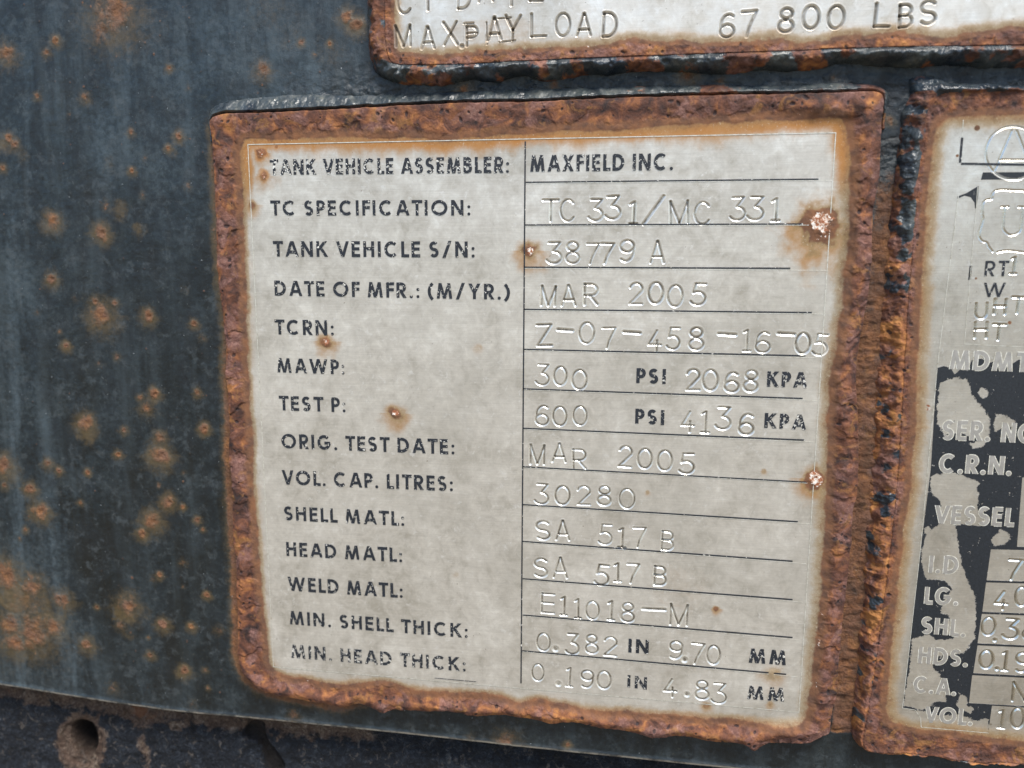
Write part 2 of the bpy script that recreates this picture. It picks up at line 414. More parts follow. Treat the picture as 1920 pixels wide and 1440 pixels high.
def glyph(ch, t, st=False):
    """returns (width, strokes); strokes: ('P', pts) ribbon, ('D', p, q) diagonal cut level at both ends; t = stroke width"""
    i = t/2; T = 1-i; B = i
    def S(w):
        r = .25-i/2
        return ('P', arc(w/2, T-(.5-i)/2, w/2-i, (.5-i)/2, 35, 270, 14) + arc(w/2, B+(.5-i)/2, w/2-i, (.5-i)/2, 90, -145, 14)[1:])
    if ch == 'A':
        w = .74; return w, [('D', (i, 0), (w/2-.02, 1)), ('D', (w-i, 0), (w/2+.02, 1)), ('P', [(w*.22, .30), (w*.78, .30)])]
    if ch == 'B':
        w = .52; m = .53
        return w, [('P', [(i, 0), (i, 1)]), ('P', [(i, T), (w*.5, T)] + arc(w*.5, (T+m)/2, w*.5-i-.03, (T-m)/2, 90, -90, 9) + [(i, m)]), ('P', [(i, m), (w*.5, m)] + arc(w*.5, (B+m)/2, w*.5-i, (m-B)/2, 90, -90, 9) + [(i, B)])]
    if ch == 'C':
        w = .72; return w, [('P', arc(w/2+.03, .5, w/2-i+.03, .5-i, 48 if not st else 40, 312 if not st else 320, 22))]
    if ch == 'D':
        w = .66; return w, [('P', [(i, 0), (i, 1)]), ('P', [(i, T), (w*.36, T)] + arc(w*.36, .5, w*.64-i, .5-i, 90, -90, 16) + [(i, B)])]
    if ch == 'E':
        w = .46 if not st else .6; return w, [('P', [(i, 0), (i, 1)]), ('P', [(i, T), (w, T)]), ('P', [(i, .52), (w-.03, .52)]), ('P', [(i, B), (w, B)])]
    if ch == 'F':
        w = .44; return w, [('P', [(i, 0), (i, 1)]), ('P', [(i, T), (w, T)]), ('P', [(i, .52), (w-.02, .52)])]
    if ch == 'G':
        w = .78; return w, [('P', arc(w/2, .5, w/2-i, .5-i, 45, 352, 24)), ('P', [(w*.52, .46), (w-i*.6, .46)])]
    if ch == 'H':
        w = .60; return w, [('P', [(i, 0), (i, 1)]), ('P', [(w-i, 0), (w-i, 1)]), ('P', [(i, .53), (w-i, .53)])]
    if ch == 'I': return t, [('P', [(i, 0), (i, 1)])]
    if ch == 'K':
        w = .60; return w, [('P', [(i, 0), (i, 1)]), ('D', (i+.02, .44), (w-.10, 1)), ('D', (w-.06, 0), (.24, .60))]
    if ch == 'L':
        w = .42 if not st else .68; return w, [('P', [(i, 0), (i, 1)]), ('P', [(i, B), (w, B)])]
    if ch == 'M':
        w = .84 if not st else .78; a = .10 if not st else .0
        return w, [('D', (i, 0), (i+a, 1)), ('D', (i+a, 1), (w/2, 0)), ('D', (w/2, 0), (w-i-a, 1)), ('D', (w-i, 0), (w-i-a, 1))]
    if ch == 'N':
        w = .66; return w, [('P', [(i, 0), (i, 1)]), ('P', [(w-i, 0), (w-i, 1)]), ('D', (i, 1), (w-i, 0))]
    if ch in 'O0':
        w = .86 if (ch == 'O' and not st) else .70
        return w, [('P', arc(w/2, .5, w/2-i, .5-i, 90, 450, 28))]
    if ch == 'P':
        w = .50 if not st else .62; m = .44; return w, [('P', [(i, 0), (i, 1)]), ('P', [(i, T), (w*.5, T)] + arc(w*.5, (T+m)/2, w*.5-i, (T-m)/2, 90, -90, 10) + [(i, m)])]
    if ch == 'R':
        w = .54 if not st else .66; m = .45; return w, [('P', [(i, 0), (i, 1)]), ('P', [(i, T), (w*.5, T)] + arc(w*.5, (T+m)/2, w*.5-i, (T-m)/2, 90, -90, 10) + [(i, m)]), ('D', (w-.08 if not st else w-i, 0), (w*.42, .46))]
    if ch == 'S': return (.50, [S(.50)]) if not st else (.66, [S(.66)])
    if ch == 'T':
        w = .54 if not st else .66; return w, [('P', [(0, T), (w, T)]), ('P', [(w/2, 0), (w/2, 1)])]
    if ch == 'U':
        w = .62; return w, [('P', [(i, 1), (i, .36)] + arc(w/2, .36, w/2-i, .36-i, 180, 360, 14) + [(w-i, 1)])]
    if ch == 'V':
        w = .70; return w, [('D', (i, 1), (w/2, 0)), ('D', (w-i, 1), (w/2, 0))]
    if ch == 'W':
        w = 1.04; return w, [('D', (i, 1), (w*.29, 0)), ('D', (w*.29, 0), (w/2, 1)), ('D', (w/2, 1), (w*.71, 0)), ('D', (w-i, 1), (w*.71, 0))]
    if ch == 'X':
        w = .64; return w, [('D', (i, 1), (w-i, 0)), ('D', (w-i, 1), (i, 0))]
    if ch == 'Y':
        w = .64; return w, [('D', (i, 1), (w/2, .42)), ('D', (w-i, 1), (w/2, .42)), ('P', [(w/2, .46), (w/2, 0)])]
    if ch == 'Z':
        w = .68; return w, [('P', [(i, T), (w-i, T), (i, B), (w-i, B)])]
    if ch == '/':
        w = .50; return w, [('D', (i, -.04), (w-i, 1.04))]
    if ch == '(':
        w = .26; return w, [('P', arc(w+.28, .45, .5, .68, 130, 230, 12))]
    if ch == ')':
        w = .26; return w, [('P', arc(-.28, .45, .5, .68, 50, -50, 12))]
    if ch == '.': return .2, [('O', (.10, .095), .105)]
    if ch == ':': return .2, [('O', (.10, .10), .10), ('O', (.10, .56), .10)]
    if ch == '-': return .7, [('P', [(i, .5), (.7-i, .5)])]
    if ch == '1':
        w = .44; return w, [('P', [(w*.55, B), (w*.55, T), (.06, .86)]), ('P', [(i, B), (w-i, B)])]
    if ch == '2':
        w = .66; return w, [('P', arc(w/2, .70, w/2-i, .30-i, 165, -20, 14) + [(i, B), (w-i, B)])]
    if ch == '3':
        w = .66; return w, [('P', [(.10, T), (w-.10, T), (w*.42, .58)] + arc(w*.44, .31, w*.56-i, .31-i, 85, -155, 16))]
    if ch == '4':
        w = .70; return w, [('P', [(w*.62, T), (i, .34), (w-i, .34)]), ('P', [(w*.66, .52), (w*.66, B)])]
    if ch == '5':
        w = .68; return w, [('P', [(w-.06, T), (.20, T), (.13, .56)] + arc(w*.46, .33, w*.54-i, .33-i, 118, -150, 17))]
    if ch == '6':
        w = .68; return w, [('P', arc(w/2+.05, .52, w/2-i+.03, .48-i, 55, 190, 12) + arc(w/2, .30, w/2-i, .30-i, 180, -180, 22))]
    if ch == '9':
        w = .68; return w, [('P', arc(w/2-.05, .48, w/2-i+.03, .48-i, 235, 370, 12) + arc(w/2, .70, w/2-i, .30-i, 0, -360, 22))]
    if ch == '7':
        w = .66; return w, [('P', [(i, T), (w-i, T)] + [(w*.66, .62), (w*.46, .34), (w*.34, B)])]
    if ch == '8':
        w = .66; return w, [('P', arc(w/2, .76, w/2-i-.05, .24-i, -90, 270, 20)), ('P', arc(w/2, .28, w/2-i, .28-i, 90, 450, 22))]
    return .4, []

class Ribbons:
    """flat paint strokes a hair above the plate"""
    def __init__(s): s.co = []; s.f = []; s.w = []; s.k = 0
    def quad_strip(s, L, R, lift, wear=0.):
        b = len(s.co)
        for a, c in zip(L, R):
            s.co += [(a[0], a[1], lift), (c[0], c[1], lift)]
            s.w += [wear, wear]
        for i in range(len(L)-1): s.f.append((b+2*i, b+2*i+1, b+2*i+3, b+2*i+2))
    def lift(s):
        s.k += 1; return HP + .085 + .004*(s.k % 9)
    def path(s, pts, w, wear=0.):
        p = np.array(pts, float); kp = np.r_[True, np.linalg.norm(np.diff(p, axis=0), axis=1) > 1e-4]; p = p[kp]; n = len(p); d = np.diff(p, axis=0); d /= (np.linalg.norm(d, axis=1, keepdims=True)+1e-12)
        closed = np.linalg.norm(p[0]-p[-1]) < 1e-6
        L, R = [], []
        for i in range(n):
            a = d[i-1] if i > 0 else (d[-1] if closed else d[0]); b = d[i] if i < n-1 else (d[0] if closed else d[-1])
            na, nb = np.array([-a[1], a[0]]), np.array([-b[1], b[0]])
            m = na+nb; m /= np.linalg.norm(m)+1e-9; k = min(1/max(m@nb, .35), 2.4)
            L.append(p[i]+m*k*w/2); R.append(p[i]-m*k*w/2)
        s.quad_strip(L, R, s.lift(), wear)
    def build(s, name, mat, parent, label=None):
        co = np.array(s.co); co = np.stack([co[:, 0], -co[:, 2], co[:, 1]], 1)/1000
        o = raw_mesh(name, co, np.array(s.f), mat, parent, {'wear': np.array(s.w)}, smooth=False)
        if label: o['label'] = label
        return o

def lay_text(rb, text, l, r, top_l, t=.165, wear=lambda x: 0., grow=0., hh=HP):
    """text between two photo points (left and right end of the base line), cap top at pixel top_l above l"""
    p0 = np.array(P(*l, hh)); p1 = np.array(P(*r, hh)); cap = np.array(P(l[0], top_l, hh))[1]-p0[1]
    adv = []; x = 0
    for ch in text:
        if ch == ' ': x += .30; adv.append(None); continue
        w, st = glyph(ch, t); adv.append((x, w, st)); x += w + (.15 if ch not in 'LTAVPF' else .10)
    total = x-.15; ex = (p1-p0)/(total*1.0); ey = np.array([0, cap])
    sc = np.linalg.norm(ex)
    for ch, a in zip(text, adv):
        if a is None: continue
        x0, w, st = a
        wr = wear(x0/total)
        def tr(q): return p0 + ex*(x0+q[0]) + ey*q[1]
        tw = t*cap*(.5+.5*min(sc/cap, 1.1)) + grow
        for k in st:
            if k[0] == 'P': rb.path([tr(q) for q in k[1]], tw, wr)
            elif k[0] == 'D':
                a_, b_ = tr(k[1]), tr(k[2]); dd = b_-a_; dd = dd/np.linalg.norm(dd)
                hx = np.array([tw*.5/max(abs(dd[1]), .45), 0])*.98
                rb.quad_strip([a_-hx, b_-hx], [a_+hx, b_+hx], rb.lift(), wr)
            elif k[0] == 'O':
                c = tr(k[1]); rr = k[2]*cap+grow/2
                ring = [c + rr*np.array([math.cos(x), math.sin(x)]) for x in np.linspace(0, 2*math.pi, 13)]
                rb.quad_strip(ring, [c+(q-c)*.02 for q in ring], rb.lift(), wr)

# stamped characters: (char, x left, x right, y top, y base) in the photo
def stamp_paths(ch, xl, xr, yt, yb, k):
    xm, ym = (xl+xr)/2, (yt+yb)/2
    c = np.array(P(xm, ym)); a = np.array(P(xl, ym)); b = np.array(P(xr, ym)); t_ = np.array(P(xm, yt)); b_ = np.array(P(xm, yb))
    wd, ht = b[0]-a[0], t_[1]-b_[1]
    if ch == 'o': return [('dot', c, (wd*.5))]
    if ch == '-':
        return [('ln', [np.array(P(xl+2, (yt+yb)/2-1)), np.array(P(xr-2, (yt+yb)/2+1))], 1.35)]
    rng = np.random.RandomState(k*7+3); rot = math.radians(rng.uniform(-2.5, 2.5))
    if ch == '~': return [('ln', [np.array(P(xl, yt)), np.array(P(xr, yb))], .6)]
    if ch == '/': return [('ln', [np.array(P(xl+3, yb-2)), np.array(P(xr-2, yt+2))], 1.25)]
    w, st = glyph(ch, .10, True)
    wd -= ht*.05
    out = []
    for s_ in st:
        pts = s_[1] if s_[0] == 'P' else [s_[1], s_[2]]
        q = []
        for x, y in pts:
            y = min(max(y, .05), .95); dx, dy = (x/w-.5)*wd, (y-.5)*ht
            q.append(c + np.array([dx*math.cos(rot)-dy*math.sin(rot), dx*math.sin(rot)+dy*math.cos(rot)]))
        out.append(('ln', q, rng.uniform(.85, 1.15)))
    return out

def engrave(U, V, H, ids, stampA, chars, wid, depth, line_id, seed=0):
    xs, ys = U[0], V[:, 0]; D = np.full(U.shape, 9., f4)
    for k, cset in enumerate(chars):
        for item in stamp_paths(*cset, seed+k):
            if item[0] == 'dot':
                pts = np.array([item[1]]); ww = item[2]
            else: pts = np.array(item[1]); ww = wid*item[2]
            lo, hi = pts.min(0)-2, pts.max(0)+2
            j0, j1 = np.searchsorted(xs, [lo[0], hi[0]]); i0, i1 = np.searchsorted(ys, [lo[1], hi[1]])
            if j1 <= j0 or i1 <= i0: continue
            u, v = U[i0:i1, j0:j1], V[i0:i1, j0:j1]
            if item[0] == 'dot':
                d = np.hypot(u-pts[0][0], v-pts[0][1]); x = d/ww
                prof = -depth*1.2*np.clip(1-x*x, 0, 1) + depth*.9*np.exp(-(d/(ww*.35))**2)*.8 + .07*np.exp(-((x-1.2)/.25)**2)
            else:
                d = segdist(pts, u, v); x = d/ww
                prof = -depth*np.clip(1-x**2.2, 0, 1) + .12*depth*np.exp(-((x-1.25)/.3)**2)
            Hs = H[i0:i1, j0:j1]
            H[i0:i1, j0:j1] = Hs + np.where(prof < 0, np.minimum(prof - Hs + HP, 0)*0 + prof, prof)
            D[i0:i1, j0:j1] = np.minimum(D[i0:i1, j0:j1], x)
    ids[D < 1.9] = line_id
    stampA['stamp'][:] = np.maximum(stampA['stamp'], sm(1.45, 1.05, D)); stampA['dirt'][:] = np.maximum(stampA['dirt'], sm(.80, .25, D))

def axis(lo, hi, step, lo2, hi2, coarse):
    a = np.arange(lo, hi, step)
    g = []; x = lo; s = step
    while x > lo2: s = min(s*1.25, coarse); x -= s; g.append(x)
    b = []; x = a[-1]; s = step
    while x < hi2: s = min(s*1.25, coarse); x += s; b.append(x)
    return np.r_[g[::-1], a, b].astype(f4)

def base_arrays(U): return {k: np.zeros(U.shape, f4) for k in ('rust', 'paint', 'pale', 'enamel', 'flake', 'pit', 'stamp', 'warm', 'stain', 'dirt', 'bare')}

def add_pits(U, V, H, A, centres, rng, rmin=.35, rmax=.8, depth=.5):
    xs, ys = U[0], V[:, 0]
    for c in centres:
        r = rng.uniform(rmin, rmax); j0, j1 = np.searchsorted(xs, [c[0]-3*r, c[0]+3*r]); i0, i1 = np.searchsorted(ys, [c[1]-3*r, c[1]+3*r])
        if j1 <= j0 or i1 <= i0: continue
        u, v = U[i0:i1, j0:j1]-c[0], V[i0:i1, j0:j1]-c[1]; an = rng.uniform(0, 3.1); st = rng.uniform(1, 1.9)
        x, y = (u*math.cos(an)+v*math.sin(an))/st, -u*math.sin(an)+v*math.cos(an)
        d = np.hypot(x, y)/r + .25*perlin(U[i0:i1, j0:j1]*2.2, V[i0:i1, j0:j1]*2.2, 77)
        H[i0:i1, j0:j1] -= depth*r*np.clip(1-d*d, 0, 1)
        A['pit'][i0:i1, j0:j1] = np.maximum(A['pit'][i0:i1, j0:j1], sm(1.1, .4, d))

def rust_field(dI, U, V, width, seed):
    d = dI + .8*fbm(U, V, 9, 4, seed) + .25*fbm(U, V, 1.6, 3, seed+9)
    return .45*sm(-width, 0, d) + .22*sm(-.1, 1.0, d) + .33*sm(.9, 3.6, d+.5*fbm(U, V, 3, 4, seed+5))

# ================================================================ MAIN NAMEPLATE
E_main = [(398, 214), (500, 207), (640, 200), (760, 193), (900, 187), (1000, 186), (1150, 179), (1300, 175), (1450, 172), (1560, 170), (1640, 166), (1660, 176),
    (1662, 195), (1658, 240), (1655, 300), (1650, 350), (1641, 400), (1640, 450), (1636, 520), (1624, 600), (1613, 660), (1610, 720), (1613, 800), (1613, 880), (1611, 930), (1604, 960),
    (1600, 1020), (1592, 1100), (1585, 1160), (1578, 1230), (1573, 1300), (1563, 1340), (1560, 1375), (1540, 1385), (1507, 1397), (1443, 1395), (1413, 1411), (1390, 1396), (1330, 1391),
    (1280, 1383), (1223, 1385), (1173, 1372), (1123, 1367), (1073, 1356), (1033, 1360), (1007, 1353), (940, 1343), (887, 1345), (840, 1335), (790, 1337), (740, 1332), (717, 1340), (680, 1323), (640, 1328),
    (590, 1318), (550, 1311), (500, 1300), (465, 1277), (445, 1240), (443, 1180), (441, 1100), (440, 1060), (434, 1000), (432, 900), (427, 860), (428, 800), (424, 740), (420, 700), (420, 640), (414, 570), (405, 500), (402, 400), (398, 330), (394, 260)]
O_main = [(386, 222), (396, 196), (440, 184), (500, 178), (560, 174), (640, 176), (750, 172), (850, 170), (950, 165), (1050, 164), (1200, 159), (1350, 156), (1480, 158), (1560, 152), (1640, 156), (1668, 172)] + \
    [(x+4, y) for x, y in E_main[12:33]] + [(x, y+3) for x, y in E_main[33:58]] + [(x-3, y) for x, y in E_main[58:]]
I_main = [(459, 262), (520, 262), (700, 258), (850, 262), (985, 250), (1100, 246), (1300, 236), (1450, 226), (1560, 222), (1584, 240), (1592, 300), (1588, 400), (1582, 500), (1568, 620), (1556, 680), (1550, 760), (1546, 860), (1544, 930),
    (1542, 1000), (1536, 1100), (1526, 1200), (1516, 1290), (1510, 1343), (1480, 1358), (1380, 1347), (1273, 1340), (1180, 1332), (1107, 1328), (1050, 1316), (1007, 1308), (973, 1314), (940, 1301), (880, 1297), (827, 1297), (760, 1285), (707, 1274), (640, 1281), (580, 1272), (535, 1262), (508, 1240),
    (500, 1180), (492, 1100), (485, 1000), (478, 900), (474, 800), (469, 700), (465, 600), (463, 500), (459, 400), (456, 320)]
FRAME = [(465, 271), (1567, 249), (1498, 1335), (513, 1250)]

STAMP_MAIN = [
 ('stamped code letters', [('T', 1017, 1048, 373, 417), ('C', 1048, 1079, 372, 417), ('3', 1103, 1133, 372, 416), ('3', 1134, 1166, 366, 413), ('1', 1178, 1198, 377, 422), ('/', 1203, 1246, 366, 422), ('M', 1254, 1293, 375, 421), ('C', 1299, 1333, 377, 423), ('3', 1368, 1400, 368, 415), ('3', 1401, 1435, 367, 415), ('1', 1444, 1465, 371, 416)]),
 ('', [('3', 1024, 1055, 453, 496), ('8', 1058, 1089, 452, 496), ('7', 1097, 1125, 455, 497), ('7', 1124, 1153, 455, 496), ('9', 1160, 1191, 449, 492), ('A', 1217, 1248, 450, 495)]),
 ('', [('M', 1013, 1044, 535, 575), ('A', 1050, 1082, 533, 575), ('R', 1093, 1123, 531, 573), ('2', 1178, 1207, 529, 572), ('0', 1213, 1246, 528, 571), ('0', 1249, 1283, 533, 577), ('5', 1293, 1326, 530, 574)]),
 ('', [('Z', 1004, 1037, 607, 650), ('-', 1044, 1075, 617, 621), ('0', 1083, 1117, 603, 646), ('7', 1127, 1157, 613, 655), ('-', 1168, 1202, 621, 626), ('4', 1213, 1242, 618, 661), ('5', 1248, 1277, 613, 657), ('8', 1289, 1322, 613, 658), ('-', 1346, 1381, 624, 630), ('1', 1391, 1410, 617, 660), ('6', 1414, 1447, 621, 663), ('-', 1457, 1491, 623, 629), ('0', 1489, 1522, 623, 665), ('5', 1522, 1554, 625, 668)]),
 ('', [('3', 1004, 1032, 682, 724), ('0', 1036, 1065, 686, 724), ('0', 1070, 1103, 692, 732)]),
 ('', [('2', 1285, 1314, 691, 733), ('0', 1315, 1349, 692, 734), ('6', 1356, 1388, 697, 737), ('8', 1392, 1424, 693, 736)]),
 ('', [('6', 1002, 1031, 759, 799), ('0', 1034, 1065, 761, 800), ('0', 1072, 1103, 760, 799)]),
 ('', [('4', 1275, 1304, 770, 812), ('1', 1312, 1333, 770, 813), ('3', 1341, 1373, 762, 807), ('6', 1383, 1416, 775, 817)]),
 ('', [('M', 992, 1023, 833, 872), ('A', 1033, 1064, 830, 868), ('R', 1072, 1101, 841, 881), ('2', 1158, 1187, 835, 877), ('0', 1193, 1225, 840, 880), ('0', 1230, 1263, 843, 884), ('5', 1271, 1304, 849, 890)]),
 ('', [('3', 1002, 1031, 906, 947), ('0', 1038, 1071, 910, 948), ('2', 1080, 1109, 910, 948), ('8', 1118, 1148, 910, 949), ('0', 1158, 1193, 915, 955)]),
 ('', [('S', 1003, 1033, 976, 1013), ('A', 1040, 1070, 975, 1014), ('5', 1120, 1150, 982, 1023), ('1', 1157, 1176, 989, 1029), ('7', 1185, 1214, 988, 1028), ('B', 1238, 1266, 995, 1033)]),
 ('', [('S', 999, 1029, 1046, 1083), ('A', 1035, 1066, 1044, 1085), ('5', 1113, 1144, 1058, 1099), ('1', 1149, 1167, 1055, 1092), ('7', 1173, 1201, 1056, 1095), ('B', 1224, 1252, 1061, 1099)]),
 ('', [('E', 1013, 1040, 1112, 1151), ('1', 1049, 1066, 1118, 1155), ('1', 1075, 1092, 1122, 1161), ('0', 1096, 1126, 1126, 1163), ('1', 1137, 1155, 1126, 1164), ('8', 1162, 1192, 1129, 1168), ('-', 1203, 1249, 1138, 1147), ('M', 1254, 1292, 1132, 1174)]),
 ('', [('0', 1004, 1034, 1186, 1222), ('o', 1035, 1048, 1210, 1223), ('3', 1060, 1088, 1187, 1229), ('8', 1095, 1124, 1189, 1227), ('2', 1130, 1159, 1193, 1231)]),
 ('', [('9', 1253, 1282, 1201, 1237), ('o', 1277, 1290, 1231, 1243), ('7', 1293, 1323, 1205, 1247), ('0', 1323, 1353, 1209, 1247)]),
 ('', [('0', 995, 1022, 1244, 1278), ('o', 1041, 1053, 1276, 1288), ('1', 1059, 1077, 1251, 1289), ('9', 1087, 1115, 1256, 1291), ('0', 1117, 1148, 1257, 1293)]),
 ('', [('4', 1242, 1271, 1272, 1308), ('o', 1282, 1294, 1296, 1308), ('8', 1301, 1332, 1275, 1313), ('3', 1333, 1365, 1280, 1321)]),
]
PRINT_MAIN = [
 ('TANK VEHICLE ASSEMBLER:', (507, 328), (955, 324), 299, lambda x: .26 if x < .10 else .10), ('TC SPECIFICATION:', (508, 404), (883, 404), 376, None),
 ('TANK VEHICLE S/N:', (513, 481), (891, 483), 452, None), ('DATE OF MFR.: (M/YR.)', (515, 554), (955, 562), 526, None),
 ('TCRN:', (516, 627), (627, 629), 599, None), ('MAWP:', (520, 698), (647, 702), 671, None), ('TEST P:', (524, 769), (649, 773), 742, None),
 ('ORIG. TEST DATE:', (528, 840), (853, 852), 813, None), ('VOL. CAP. LITRES:', (529, 908), (850, 921), 881, None), ('SHELL MATL:', (533, 975), (759, 986), 949, None),
 ('HEAD MATL:', (537, 1042), (755, 1054), 1016, None), ('WELD MATL:', (540, 1107), (756, 1121), 1081, None), ('MIN. SHELL THICK:', (543, 1170), (878, 1196), 1145, None),
 ('MIN. HEAD THICK:', (546, 1233), (874, 1259), 1208, lambda x: .14),
 ('MAXFIELD INC.', (994, 322), (1262, 319), 291, lambda x: .05), ('PSI', (1192, 718), (1249, 720), 690, None), ('KPA', (1437, 725), (1512, 727), 696, lambda x: .02+.16*x),
 ('PSI', (1190, 794), (1246, 797), 766, None), ('KPA', (1432, 802), (1510, 806), 774, lambda x: .04+.19*x), ('IN', (1177, 1223), (1217, 1226), 1197, None),
 ('IN', (1175, 1288), (1214, 1293), 1265, lambda x: .12), ('MM', (1403, 1242), (1474, 1247), 1215, lambda x: .06), ('MM', (1400, 1310), (1471, 1315), 1285, lambda x: .16)]
RULES = [((986, 342), (1535, 336), (1562, 336)), ((984, 422), (1505, 420), (1530, 420)), ((983, 501), (1482, 503), (1549, 505)), ((982, 580), (1522, 586), (1543, 587)), ((982, 655), (1510, 667), (1531, 669)),
 ((981, 729), (1505, 747), (1532, 749)), ((981, 803), (1508, 825), (1528, 827)), ((980, 875), (1512, 904), (1514, 904)), ((980, 946), (1496, 978), (1518, 980)), ((980, 1015), (1486, 1052), (1512, 1055)),
 ((980, 1085), (1486, 1124), (1506, 1127)), ((980, 1153), (1486, 1195), (1501, 1198)), ((979, 1220), (1474, 1264), (1495, 1267))]
BLOBS = [(1540, 418, 34, 62, 1.0), (994, 470, 14, 26, .9), (742, 775, 10, 24, .8), (612, 640, 11, 20, .8), (1528, 897, 20, 32, 1.), (490, 287, 10, 18, .8), (494, 330, 9, 18, .75), (473, 384, 7, 14, .8), (898, 651, 5, 12, .35),
 (1342, 1141, 5, 8, .9), (1448, 1262, 12, 26, .55), (1214, 922, 4, 6, .5), (1432, 883, 4, 6, .5), (518, 274, 4, 8, .7), (1445, 1320, 5, 9, .6), (1325, 1322, 6, 12, .7), (856, 1077, 5, 7, .3)]

def build_main():
    e = PP(catmull(E_main, n=3)); o = PP(catmull(O_main, n=3), 1.5); inn = PP(catmull(I_main, n=3))
    lo = np.minimum(e.min(0), o.min(0))-1; hi = np.maximum(e.max(0), o.max(0))+1
    xs = np.arange(lo[0], hi[0], .15, dtype=f4); ys = np.arange(lo[1], hi[1], .15, dtype=f4)
    U, V = np.meshgrid(xs, ys); A = base_arrays(U)
    wob = .35*fbm(U, V, 3.2, 3, 5)
    dE = sdf_fast(e, U, V) + wob*.6; dO = sdf_fast(o, U, V) + wob*.5; dI = -sdf_fast(inn, U, V)
    top = sm(-6, 4, V - (P(1000, 240)[1] + (U-P(1000, 240)[0])*0.0)); right = sm(58, 74, U); bot = sm(-74, -82, V); left = sm(-76, -84, U)
    top2 = sm(-24, -8, V - P(1000, 240)[1]) * sm(82, 76, U)
    lump = fbm(U, V, 9, 3, 12); lump2 = fbm(U, V, 3.2, 3, 15)
    # plate body
    H = -1.2 + 4.2*sm(-.25, .75, dE)
    # rusty rim weld inside the edge
    side = np.clip(right*1.0 + bot*.9 + left*.55 + top*.18, 0, 1)
    cen = 2.4 + 1.6*right
    bead = np.exp(-((dE-cen)/(1.7+.9*right))**2)
    H += side*bead*(1.0+.55*lump+.22*lump2)*1.15 * sm(-.2, .8, dE)
    # painted bead lying outside along the top edge
    ob = -1.2 + (3.3+.45*lump+.35*lump2)*sm(-.3, 1.5, dO)
    bx = np.clip(dO/np.clip(dO-dE, .8, 9), -.5, 1); ob = np.where(dO > -.4, -.35+3.3*np.sign(bx)*np.abs(bx)**.8 + np.sin(np.pi*np.clip(bx, 0, 1))*(.35*lump+.45*lump2+.25*fbm(U, V, 1.3, 3, 17)), -1.5)
    outb = (dE < 0.15) & (top > .4)
    ob = np.where(ob > -.3, (ob+.35)*.88-.35, ob)
    H = np.where(outb, np.maximum(H, ob*sm(.9, -.5, dE) + (1-sm(.9, -.5, dE))*H), H)
    # scale relief
    r = rust_field(dI + .3*top, U, V, np.clip(1.6 + 1.6*bot + 2.2*right + 3.2*top2, 0, 5), 21)
    
    A['stain'] = np.clip(sm(-7.5, 1, dI + 2.8*fbm(U, V, 7, 4, 33, .7, 1.6))*top2*.95 + sm(-4.0, 1.5, dI + fbm(U, V, 6, 3, 34))*.55, 0, 1)
    A['stain'] = np.maximum(A['stain'], 0)
    rr = sm(.5, 1, r); H += rr*(.17*fbm(U, V, 2.4, 5, 41, gain=.55) + .45*np.abs(fbm(U, V, 8, 3, 43)) + .30*sm(0, .08, fbm(U, V, 11, 5, 45)))*(1-.45*top)
    H += (1-r)*.012*fbm(U, V, 18, 3, 44)
    H[dE < 8] += 0
    A['paint'] = np.where(dE < .1, top*(.86+.5*fbm(U, V, 9, 4, 52)-.25*sm(-20, 60, U)+.25*sm(-40, -70, U)), 0) + np.where((dE < .1) & (top < .5), .15, 0)
    A['pale'] = sm(.5, .9, top)*np.clip(.42+.5*fbm(U, V, 6, 3, 53), .05, .8)
    A['warm'] = np.clip(.9*bot*np.exp(-((dI-1.2)/1.2)**2) + .95*top2*sm(2, -2, dI) + .45*left*sm(3, 0, dE) + .25*bot + .35*fbm(U, V, 16, 2, 51) - .3*right*sm(3, 1, dE), -.5, 1)
    A['flake'] = .42*np.exp(-((dI-1.2)/1.1)**2)*sm(.1, .5, fbm(U, V, 14, 2, 60)) + .0
    BL = []
    # corrosion blisters
    for (x, y, rc_, rh, st) in BLOBS:
        c = P(x, y); s1 = P(x+rc_, y)[0]-c[0]; s2 = P(x+rh, y)[0]-c[0]
        d = np.hypot(U-c[0], (V-c[1])*np.where(V > c[1], 1.05, .82)); wn_ = .38*s2*fbm(U, V, 4, 5, 70)
        A['rust'] = np.maximum(A['rust'], st*sm(s2, s1*.55, d+wn_)*.72)
        A['stain'] = np.maximum(A['stain'], 1.0*st*sm(s2*1.45, s2*.2, d*np.where(V < c[1], .68, 1.) + wn_))
        if rc_ > 8:
            A['flake'] = np.maximum(A['flake'], .85*st*sm(s1*1.1, s1*.25, d + .35*s1*lump2))
            H += .35*st*sm(s1, s1*.3, d)*(.6+.7*fbm(U, V, 1.6, 4, 71))
    dd = np.hypot(U-P(1270, 1105)[0], (V-P(1270, 1105)[1])*1.2); A['stain'] = np.maximum(A['stain'], .22*sm(12, 5, dd+3*lump))
    A['rust'] = np.maximum(A['rust'], r)
    for k_, (x, y, rc_, rh, st) in enumerate(BLOBS[:6]):
        c = P(x, y); s1 = P(x+rc_*1.1, y)[0]-c[0]; BL.append(np.hypot(U-c[0], V-c[1])+.2*s1*lump2 < s1)
    # pits scattered over the rim
    rng = np.random.RandomState(4); pts = []
    while len(pts) < 130:
        i, j = rng.randint(U.shape[0]), rng.randint(U.shape[1])
        if .6 < dE[i, j] < 5.5 and r[i, j] > .9: pts.append((U[i, j], V[i, j]))
    add_pits(U, V, H, A, pts, rng, .22, .62, .55)
    ids = np.zeros(U.shape, np.int32); ids[dE < 4.4+.8*lump] = 1; ids[(dE < .1) & (top > .5)] = 2
    for k_, b_ in enumerate(BL): ids[b_ & (ids == 0)] = 3+k_
